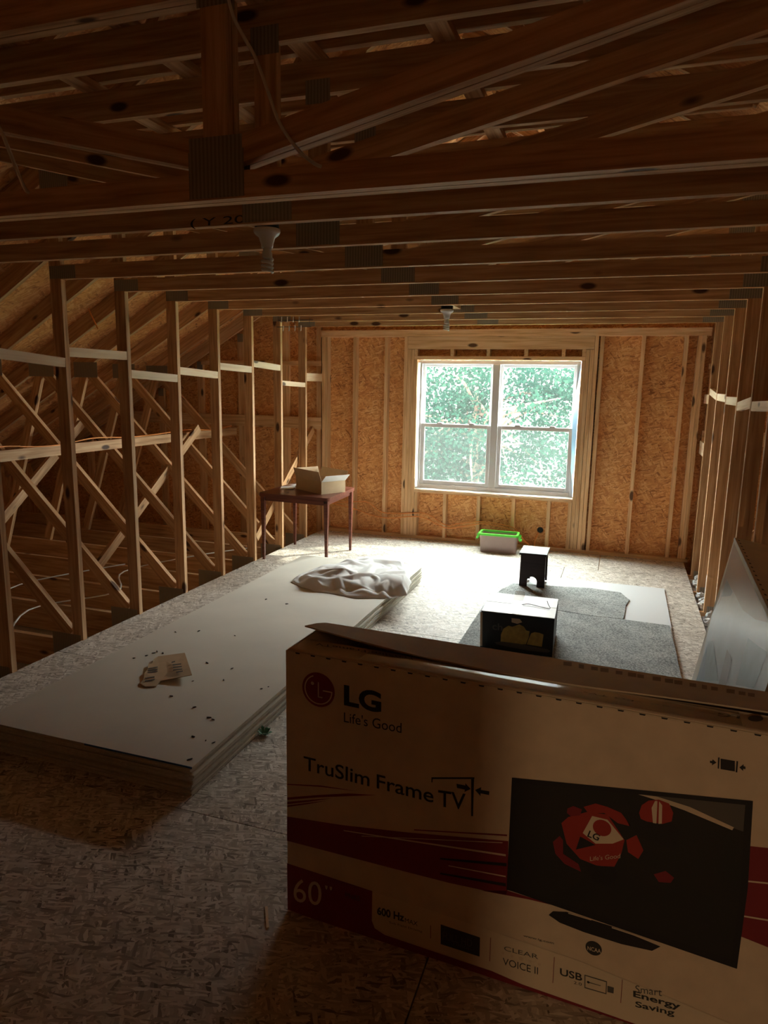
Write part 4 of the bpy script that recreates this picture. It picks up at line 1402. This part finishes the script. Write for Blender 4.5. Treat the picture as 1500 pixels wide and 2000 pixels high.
# thin red brush strokes and the wide red stripe
P('brush_stroke', [c3(64, 1132), c3(240, 1118), c3(420, 1108), c3(590, 1118), c3(430, 1124), c3(240, 1132), c3(64, 1146)], 'red_print')
P('brush_stroke', [c3(64, 1158), c3(200, 1146), c3(330, 1136), c3(200, 1156), c3(64, 1172)], 'red_print')
P('brush_stroke', [c3(64, 1178), c3(180, 1164), c3(300, 1150), c3(180, 1172), c3(64, 1188)], 'red_print')
P('brush_stroke', [c3(64, 1052), c3(260, 1062), c3(480, 1096), c3(260, 1070), c3(64, 1058)], 'red_print')
P('red_stripe', [c5(65, 108), c5(400, 160), c5(800, 205), c5(1415, 258), c5(1410, 560), c6(420, 246), c6(250, 205), c6(0, 158), c5(1400, 588), c5(1050, 512), c5(700, 422), c5(350, 330), c5(65, 256)], 'red_print', 0.0006)
P('stripe_line', [c5(840, 186), c5(1408, 218), c5(1408, 228), c5(840, 193)], 'red_print', 0.0006)
P('stripe_line', [c5(410, 190), c5(700, 235), c5(1400, 338), c5(1400, 350), c5(700, 243), c5(410, 196)], 'cream', 0.0010)
P('stripe_line', [c5(520, 225), c5(1380, 265), c5(1380, 270), c5(520, 229)], 'cream', 0.0010)
P('stripe_line', [c5(1050, 405), c5(1400, 470), c5(1400, 478), c5(1050, 410)], 'cream', 0.0010)
P('stripe_line', [c5(1000, 360), c5(1405, 392), c5(1405, 412), c5(1000, 370)], 'black', 0.0010)
P('stripe_line', [c5(1000, 450), c5(1400, 515), c5(1400, 535), c5(1000, 460)], 'black', 0.0010)
# lower panel
P('size_panel', [c5(65, 393), c5(585, 563), c5(582, 745), c5(600, 790), c5(660, 830), c5(1280, 1040), (1500, 2070), (1500, 2110), (1020, 1944), (800, 1868), (562, 1776)], 'red_print', 0.0006)
P('feature_strip', [c5(587, 566), c5(1000, 700), (1130, 1876), (1300, 1945), (1500, 2030), (1500, 2092), (1300, 2020), (1020, 1922), c5(1280, 1035), c5(680, 822), c5(605, 778), c5(584, 740)], 'cream', 0.0010)
T('60', c5(105, 625), c5(275, 655), c5(105, 482), 'cream', 0.0012)
T('"', c5(298, 550), c5(340, 560), c5(298, 527), 'cream', 0.0012)
T('PN65', c5(420, 600), c5(510, 625), c5(420, 570), 'brown' if 'brown' in MAT else 'grey_print', 0.0012)
T('600 Hz', c5(615, 705), c5(780, 750), c5(615, 655), 'dark_print', 0.0014, 0.03)
T('MAX', c5(785, 752), c5(862, 776), c5(785, 725), 'dark_print', 0.0014)
T('Sub Field Driving', c5(690, 762), c5(890, 820), c5(690, 745), 'grey_print', 0.0014)
P('badge', [c5(1003, 765), c5(1243, 845), c5(1240, 962), c5(1003, 885)], 'dark_print', 0.0014)
T('FULL HD', c5(1015, 855), c5(1195, 905), c5(1015, 810), 'grey_print', 0.0018, 0.01)
T('1080p', c5(1080, 895), c5(1190, 928), c5(1080, 875), 'grey_print', 0.0018)
for a, b in ((c5(940, 770), c5(940, 850)), (c5(1306, 845), c5(1300, 990)), (c6(381, 505), c6(373, 640)), (c6(737, 622), c6(728, 745))):
    P('divider', [a, (a[0] + 1.2, a[1] + .4), (b[0] + 1.2, b[1] + .4), b], 'red_print', 0.0014)
T('CLEAR', c6(120, 470), c6(298, 517), c6(120, 447), 'grey_print', 0.0014)
T('VOICE II', c6(113, 545), c6(297, 597), c6(113, 508), 'dark_print', 0.0014)
for k in range(5):
    disc('voice_dot', F(*c6(112 + 48 * k, 484 + 15 * k)), 0.007 if k == 2 else 0.005, 'kraft', 0.0014, 14)
T('USB', c6(412, 600), c6(528, 632), c6(412, 562), 'dark_print', 0.0014, 0.02)
T('2.0', c6(484, 645), c6(526, 656), c6(484, 630), 'dark_print', 0.0014)
P('usb_icon', [c6(540, 597), c6(658, 632), c6(655, 700), c6(540, 667)], 'grey_print', 0.0014)
P('usb_icon', [c6(545, 603), c6(653, 636), c6(650, 693), c6(545, 662)], 'cream', 0.0017)
P('usb_icon', [c6(660, 655), c6(694, 665), c6(692, 696), c6(660, 688)], 'grey_print', 0.0014)
disc('usb_icon', F(*c6(560, 636)), 0.004, 'dark_print', 0.0019, 12)
P('usb_icon', [c6(560, 634), c6(625, 653), c6(625, 656), c6(560, 638)], 'dark_print', 0.0019)
T('Smart', c6(806, 690), c6(945, 710), c6(806, 652), 'grey_print', 0.0014)
T('Energy', c6(795, 722), c6(1042, 790), c6(795, 680), 'dark_print', 0.0014, 0.025)
T('Saving', c6(806, 775), c6(1010, 822), c6(806, 735), 'dark_print', 0.0014, 0.02)
T('www.lg.com', c6(220, 402), c6(380, 443), c6(220, 388), 'dark_print', 0.0010)
disc('round_seal', F(*c6(588, 460)), (F(*c6(631, 470)) - F(*c6(588, 460))).length, 'dark_print', 0.0010, 28)
T('NCAA', c6(556, 468), c6(626, 486), c6(556, 447), 'cream', 0.0014, 0.01)
# fragile / clamp mark
P('clamp_mark', [c4(1222, 724), c4(1306, 738), c4(1306, 800), c4(1222, 786)], 'black')
for pts in ([c4(1207, 717), c4(1217, 718), c4(1213, 784), c4(1205, 782)], [c4(1315, 738), c4(1325, 740), c4(1320, 806), c4(1310, 804)]):
    P('clamp_mark', pts, 'black')
P('clamp_mark', [c4(1160, 736), c4(1172, 739), c4(1176, 728), c4(1198, 748), c4(1170, 764), c4(1173, 752), c4(1160, 750)], 'black')
P('clamp_mark', [c4(1368, 772), c4(1356, 768), c4(1358, 757), c4(1332, 776), c4(1354, 797), c4(1355, 784), c4(1368, 787)], 'black')
# printed television with a racing picture
P('screen_bezel', [cm(0, 55), cm(1412, 192), cm(1382, 700), cm(1318, 1175), cm(780, 990), cm(0, 720), cm(-32, 712)], 'black', 0.0014)
P('screen_picture', [cm(18, 84), cm(1366, 214), cm(1336, 720), cm(1285, 1120), cm(0, 690), cm(-10, 690)], 'night_print', 0.0018)
P('track_edge', [cm(740, 150), cm(1366, 214), cm(1355, 370), cm(1240, 330), cm(960, 215)], 'grey_print', 0.0020)
P('track_line', [cm(740, 152), cm(850, 165), cm(1040, 225), cm(1300, 345), cm(1290, 362), cm(1010, 245), cm(830, 180)], 'kraft', 0.0022)
P('fairing', [cm(290, 320), cm(330, 285), cm(440, 255), cm(560, 270), cm(660, 420), cm(640, 500), cm(600, 575), cm(500, 570), cm(400, 530), cm(320, 440)], 'red_bright', 0.0022)
P('fairing', [cm(240, 430), cm(280, 395), cm(300, 420), cm(300, 500), cm(390, 560), cm(405, 605), cm(310, 560), cm(255, 500)], 'red_print', 0.0022)
P('fairing', [cm(670, 420), cm(730, 390), cm(770, 480), cm(740, 530), cm(680, 490)], 'red_bright', 0.0022)
P('sleeve', [cm(420, 225), cm(490, 205), cm(560, 225), cm(640, 260), cm(700, 340), cm(620, 320), cm(540, 260), cm(450, 265)], 'red_bright', 0.0024)
P('glove', [cm(325, 235), cm(360, 220), cm(410, 240), cm(400, 275), cm(345, 280), cm(322, 260)], 'red_print', 0.0024)
P('number_panel', [cm(470, 278), cm(560, 300), cm(655, 415), cm(590, 440), cm(490, 440), cm(415, 378)], 'cream', 0.0026)
P('number_panel', [cm(400, 398), cm(490, 448), cm(375, 475)], 'black', 0.0026)
disc('badge_disc', F(*cm(528, 348)), (F(*cm(582, 352)) - F(*cm(528, 348))).length, 'red_bright', 0.0029, 26)
T('LG', cm(440, 398), cm(505, 425), cm(455, 362), 'black', 0.0029, 0.02)
T("Life's Good", cm(458, 542), cm(634, 525), cm(458, 515), 'kraft', 0.0026)
P('helmet', [cm(745, 260), cm(760, 215), cm(800, 188), cm(860, 182), cm(920, 205), cm(945, 260), cm(935, 310), cm(880, 325), cm(790, 310), cm(755, 295)], 'red_bright', 0.0026)
P('helmet_stripe', [cm(818, 230), cm(838, 190), cm(852, 190), cm(846, 322), cm(826, 318)], 'cream', 0.0029)
P('helmet_stripe', [cm(862, 192), cm(880, 215), cm(878, 322), cm(858, 324)], 'cream', 0.0029)
P('rider_body', [cm(650, 260), cm(745, 250), cm(790, 312), cm(935, 312), cm(985, 380), cm(950, 480), cm(860, 440), cm(740, 400), cm(690, 340)], 'black', 0.0024)
P('wheel', [cm(430, 560), cm(600, 580), cm(620, 640), cm(560, 690), cm(470, 660)], 'black', 0.0024)
P('sleeve', [cm(830, 620), cm(900, 600), cm(950, 640), cm(930, 670), cm(860, 665)], 'red_print', 0.0022)
P('stand_print', [cm(215, 860), cm(240, 838), cm(320, 842), cm(420, 875), cm(580, 925), cm(870, 1045), cm(820, 1070), cm(640, 1030), cm(420, 960), cm(280, 905)], 'black', 0.0010)
P('stripe_line', [cm(330, 845), cm(465, 885), cm(465, 890), cm(330, 850)], 'cream', 0.0022)
P('stripe_line', [cm(585, 928), cm(820, 1008), cm(820, 1013), cm(585, 935)], 'cream', 0.0022)
P('red_stripe', [(1462, 1652), (1500, 1656), (1620, 1670), (1620, 1900), (1500, 1850), (1445, 1828)], 'red_print', 0.0006)
P('stripe_line', [(1458, 1719), (1620, 1735), (1620, 1739), (1458, 1722)], 'cream', 0.0010)
P('stripe_line', [(1450, 1787), (1620, 1815), (1620, 1819), (1450, 1790)], 'cream', 0.0010)
# perforation dashes along the top front edge
zt = BH - 0.0055
for k in range(27):
    x = 0.035 + k * 0.055
    a = P0 + ex * x
    flat_poly('perforation', [a + Vector((0, 0, BH - 0.0010)), a + ex * 0.017 + Vector((0, 0, BH - 0.0010)), a + ex * 0.015 + Vector((0, 0, zt)), a + ex * 0.002 + Vector((0, 0, zt))], 'black', t, fn, 0.0006)
# lettering on the top flaps (reads from the other side) and the tape over the slit
ZF = BH - 0.008
def drape(lt):
    Mi_ = world_of(t).inverted()
    Ml = world_of(lt)
    for v_ in lt.data.vertices:
        q_ = Mi_ @ (Ml @ v_.co)
        q_.z = sag(q_.x, q_.y) + 0.0052
        v_.co = Ml.inverted() @ (world_of(t) @ q_)
def TT(s, bl, br, tl, mat, z=ZF, bold=0.0):
    o_ = at(*bl, z=z)
    lt = text('lettering', s, o_, at(*br, z=z) - o_, at(*tl, z=z) - o_, mat, t, (0, 0, 1), 0.0, bold)
    drape(lt)
TT('TruSlim FrameTV', c3(815, 322), c3(230, 240), c3(820, 340), 'grey_print')
TT('60"', c3(1030, 352), c3(865, 330), c3(1028, 385), 'white_print')
TT('LG', c4(1335, 485), c4(1208, 470), c4(1330, 512), 'grey_print', bold=0.03)
disc2 = [at(1475 + 15 * math.cos(a), 1409 + 7 * math.sin(a), z=ZF) for a in [2 * PI * k / 24 for k in range(24)]]
drape(flat_poly('emblem_disc', disc2, 'grey_print', t, (0, 0, 1), 0.0008))
TT('LG TVs', c4(715, 398), c4(420, 342), c4(705, 408), 'grey_print')
vs, fs = [], []
for i in range(41):
    x = -BL / 2 + 0.25 + (BL - 0.45) * i / 40
    for j, (yy, dz) in enumerate(((-BD / 2 - 0.001, -0.002), (-BD / 2 + 0.03, 0.0012), (-BD / 2 + 0.08, 0.0014), (-BD / 2 + 0.121, 0.0016))):
        vs.append((x, yy, (sag(x, yy) + 0.0062 if j else BH - 0.004) + 0.0008 * noise.noise((x * 14, yy * 30, 2))))
for i in range(40):
    for j in range(3):
        fs.append((i * 4 + j, i * 4 + 4 + j, i * 4 + 5 + j, i * 4 + j + 1))
o = mesh_obj('clear_tape', vs, fs, 'tape', None, None, True)
o.parent = t
# faint marks on the rear flap
def RF(px, py):
    z = BH + 0.024
    return at(px, py, z=z)
for k in range(16):
    px = 1100 + k * 24 + (6 if k % 3 else 0)
    py = 1303 + (px - 1100) * 0.170
    w_, h_ = random.choice(((13, 7), (16, 8), (10, 8)))
    pts = [RF(px, py - h_ / 2), RF(px + w_, py - h_ / 2 + 1.8), RF(px + w_, py + h_ / 2 + 1.8), RF(px, py + h_ / 2)]
    flat_poly('faint_mark', pts, 'kraft_dark', t, (0, 0, 1), 0.012)

# ------------------------------------------------------------------ second tall carton leaning on the right studs
T1 = Vector((4.045, 2.395, 1.10)); T2 = Vector((3.965, 0.93, 1.10))
lean_ = 0.165
dn = Vector((-lean_, 0, -1.0)).normalized()          # down the face
ed = (T2 - T1).normalized()
ed = (ed - dn * ed.dot(dn)).normalized()
nn_ = ed.cross(dn)
if nn_.x > 0: nn_ = -nn_                             # face normal into the room
ln = (T2 - T1).length
hgt = 1.10 / -dn.z
thk = 0.165
c0 = T1 + ed * ln / 2 + dn * hgt
t = thing('leaning_carton', c0 - nn_ * thk / 2, 'tall pale printed carton leaning against the right studs', 'cardboard box')
def LP(a, b, c=0.0):
    return T1 + ed * a + dn * b - nn_ * c
R3 = Matrix((ed, -nn_, -dn)).transposed().to_4x4()
lift_ = thk * abs(nn_.z) + 0.001
o = link('carton_body', box_mesh(ln, thk, hgt - lift_, 'kraft'), t, Matrix.Translation(LP(ln / 2, (hgt - lift_) / 2, thk / 2)) @ R3)
def lpx(px, py):
    return at_plane(px, py, T1, nn_)
def LF(name, pts, mat, lift=0.0008):
    return flat_poly(name, [LP(a, b) for a, b in pts], mat, t, nn_, lift)
hv = hgt - lift_
LF('face_print', [(0.002, 0.002), (ln - 0.002, 0.002), (ln - 0.002, hv - 0.004), (0.002, hv - 0.004)], 'lean_face' if 'lean_face' in MAT else 'white_print')
MAT['pale_blue'] = plain('pale_blue_print', (0.36, 0.42, 0.50), 0.28)
MAT['mauve_print'] = plain('mauve_print', (0.34, 0.27, 0.28), 0.3)
MAT['haze_print'] = plain('hazy_print', (0.52, 0.54, 0.58), 0.28, noise_amt=0.12, nscale=3)
def LX_(name, pts, mat, lift):
    flat_poly(name, [lpx(*p_) for p_ in pts], mat, t, nn_, lift)
MAT['teal_print'] = plain('teal_grey_print', (0.26, 0.33, 0.37), 0.28, noise_amt=0.15, nscale=12)
MAT['slate_print'] = plain('slate_print', (0.20, 0.27, 0.36), 0.28, noise_amt=0.15, nscale=12)
LX_('sky_print', ((1433, 1062), (1500, 1205), (1525, 1262), (1478, 1400), (1340, 1400), (1362, 1326), (1391, 1200), (1408, 1163)), 'haze_print', 0.0012)
LX_('mauve_band', ((1434, 1060), (1494, 1198), (1500, 1216), (1476, 1210), (1452, 1192), (1420, 1131), (1409, 1170), (1402, 1184), (1407, 1158)), 'mauve_print', 0.0016)
LX_('peak_print', ((1420, 1131), (1432, 1156), (1428, 1164), (1409, 1166)), 'slate_print', 0.0020)
LX_('tower_print', ((1383, 1254), (1394, 1252), (1404, 1330), (1376, 1330)), 'teal_print', 0.0020)
LX_('tower_print', ((1364, 1318), (1382, 1258), (1376, 1330), (1360, 1330)), 'slate_print', 0.0020)
LX_('tower_print', ((1421, 1268), (1431, 1290), (1419, 1340), (1404, 1338)), 'mauve_print', 0.0020)
LX_('peak_print', ((1462, 1246), (1482, 1262), (1500, 1274), (1474, 1345), (1438, 1338), (1450, 1292)), 'teal_print', 0.0020)
# torn white paper edge along the top, and dark strap holes
top = []
for k in range(61):
    a = ln * k / 60
    top.append(LP(a, 0.012 + 0.006 * noise.noise((k * 0.9, 0, 0))))
top += [LP(ln, -0.001), LP(0, -0.001)]
flat_poly('torn_edge', top, 'paper', t, nn_, 0.0022)
for k in range(20):
    a = 0.05 + k * (ln - 0.1) / 19
    pts = [LP(a, 0, 0.010), LP(a + 0.025, 0, 0.010), LP(a + 0.022, 0, 0.018), LP(a + 0.004, 0, 0.018)]
    flat_poly('perforation', pts, 'black', t, -dn, 0.0008)
# lettering bars on the near end
en = ed
def EP(c, b):
    return LP(ln, b, c)
for k in range(5):
    b = 0.28 + k * 0.045
    flat_poly('end_print', [EP(0.07, b), EP(0.15, b), EP(0.15, b + 0.018), EP(0.07, b + 0.018)], 'black', t, en, 0.0008)

# ------------------------------------------------------------------ blown insulation along the right edge of the floor
k = 0
for i in range(5, 10):
    for j in range(3):
        y = (i + 0.24 + j * 0.27) * S + random.uniform(-.01, .01)
        x = 4.275 + random.uniform(-0.02, 0.03)
        bm = bmesh.new()
        bmesh.ops.create_icosphere(bm, subdivisions=3, radius=1.0)
        sx, sy, sz = random.uniform(.04, .055), random.uniform(.042, .052), random.uniform(.03, .042)
        for v in bm.verts:
            d = 1 + 0.45 * noise.noise(v.co * 2.2 + Vector((k * 7, 0, 0))) + 0.22 * noise.noise(v.co * 6 + Vector((0, k * 5, 0)))
            v.co = Vector((v.co.x * sx, v.co.y * sy, v.co.z * sz)) * d
        me = bpy.data.meshes.new('tuft')
        bm.to_mesh(me)
        bm.free()
        o = link('insulation_tuft', me, None, Matrix.Translation((x, y, -0.02 + random.uniform(-.01, .01))), 'insulation')
        tag(o, 'white insulation tuft at the floor edge, %s stud bay from the window wall' % ORD[9 - i], 'insulation', 'insulation tufts along the right studs')
        k += 1
for i in range(10):
    o = box('floor_insulation', (4.225, i * S + 0.001, -0.255), (4.80, (i + 1) * S - 0.039, -0.055), 'insulation')
    tag(o, 'white insulation bed outside the floor edge, %s bay counted from the window wall' % (ORD + ['tenth'])[9 - i], 'insulation', 'insulation beds under the right eave')
# printed tag on the insulation by the right studs
o = box('printed_tag', (4.262, 5.02, 0.03), (4.268, 5.10, 0.24), 'paper')
tag(o, 'small printed white ruler tag between the right studs above the insulation', 'tag')

# ------------------------------------------------------------------ outdoors
gnd = box('ground', (-60, 8, -3.3), (60, 90, -3.2), 'grass')
tag(gnd, kind='structure')
hs = thing('neighbour_house', (0.5, 20, -3.2), 'pale clapboard house wall behind the tree outside the window', 'house')
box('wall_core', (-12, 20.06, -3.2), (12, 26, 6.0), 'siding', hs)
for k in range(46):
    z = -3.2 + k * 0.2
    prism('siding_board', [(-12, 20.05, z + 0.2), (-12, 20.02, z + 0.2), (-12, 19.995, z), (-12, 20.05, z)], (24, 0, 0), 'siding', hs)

def tree(name, base, crown_c, crown_r, nleaf, label, seed, leaf=0.07):
    rnd = random.Random(seed)
    t = thing(name, base, label, 'tree')
    bx, by, bz = base
    cx, cy, cz_ = crown_c
    tube('trunk', [(bx, by, bz), (bx + 0.1, by, bz + 1.2), (cx * .7 + bx * .3, cy, cz_ - crown_r[2] * 0.3), (cx, cy, cz_ + crown_r[2] * 0.5)], lambda f: 0.16 * (1 - 0.75 * f), 'bark', t, 10)
    tips = []
    for k in range(26):
        a = rnd.uniform(0, 2 * PI)
        el = rnd.uniform(-0.5, 0.95)
        rr = rnd.uniform(0.55, 0.95)
        tip = Vector((cx + crown_r[0] * rr * math.cos(a) * math.cos(el), cy + crown_r[1] * rr * math.sin(a) * math.cos(el), cz_ + crown_r[2] * rr * math.sin(el)))
        st_ = Vector((cx * 0.9 + bx * .1, cy, cz_ - crown_r[2] * 0.4 + rnd.uniform(0, 0.8) * crown_r[2]))
        mid = st_.lerp(tip, 0.5) + Vector((rnd.uniform(-.2, .2), rnd.uniform(-.2, .2), rnd.uniform(0, .35)))
        tube('branch', [st_, mid, tip], lambda f: 0.045 * (1 - 0.8 * f), 'bark', t, 5)
        tips.append((st_, mid, tip))
    vs, fs = [], []
    clumps = []
    for k in range(150):
        while True:
            p = Vector((rnd.uniform(-1, 1), rnd.uniform(-1, 1), rnd.uniform(-1, 1)))
            if 0.15 < p.length < 1:
                break
        clumps.append(Vector((cx + p.x * crown_r[0], cy + p.y * crown_r[1], cz_ + p.z * crown_r[2])))
    for k in range(nleaf):
        c = rnd.choice(clumps)
        p = c + Vector((rnd.gauss(0, .26), rnd.gauss(0, .26), rnd.gauss(0, .20)))
        d = Vector((rnd.uniform(-1, 1), rnd.uniform(-1, 1), rnd.uniform(-1, 0.3))).normalized()
        s = d.cross(Vector((rnd.uniform(-1, 1), rnd.uniform(-1, 1), rnd.uniform(-1, 1)))).normalized()
        up_ = d.cross(s)
        l = leaf * rnd.uniform(0.7, 1.35)
        wd = l * 0.42
        b = len(vs)
        vs += [p, p + d * l * .5 + s * wd + up_ * l * .08, p + d * l * 1.15, p + d * l * .5 - s * wd + up_ * l * .08]
        fs += [(b, b + 1, b + 2), (b, b + 2, b + 3)]
    o = mesh_obj('foliage', vs, fs, 'leaf', t)
    o['kind'] = 'stuff'
    return t
tree('leafy_tree', (0.9, 12.4, -3.2), (0.7, 12.4, 0.5), (2.5, 1.4, 2.6), 24000, 'leafy green tree filling the view outside the window', 3)
tree('leafy_tree', (-4.2, 16.8, -3.2), (-4.2, 16.8, 0.8), (3.0, 1.2, 3.2), 14000, 'leafy green tree against the clapboard house, toward the table side', 5)
tree('leafy_tree', (4.6, 16.8, -3.2), (4.6, 16.8, 0.8), (3.0, 1.2, 3.2), 14000, 'leafy green tree against the clapboard house, toward the leaning carton side', 8)
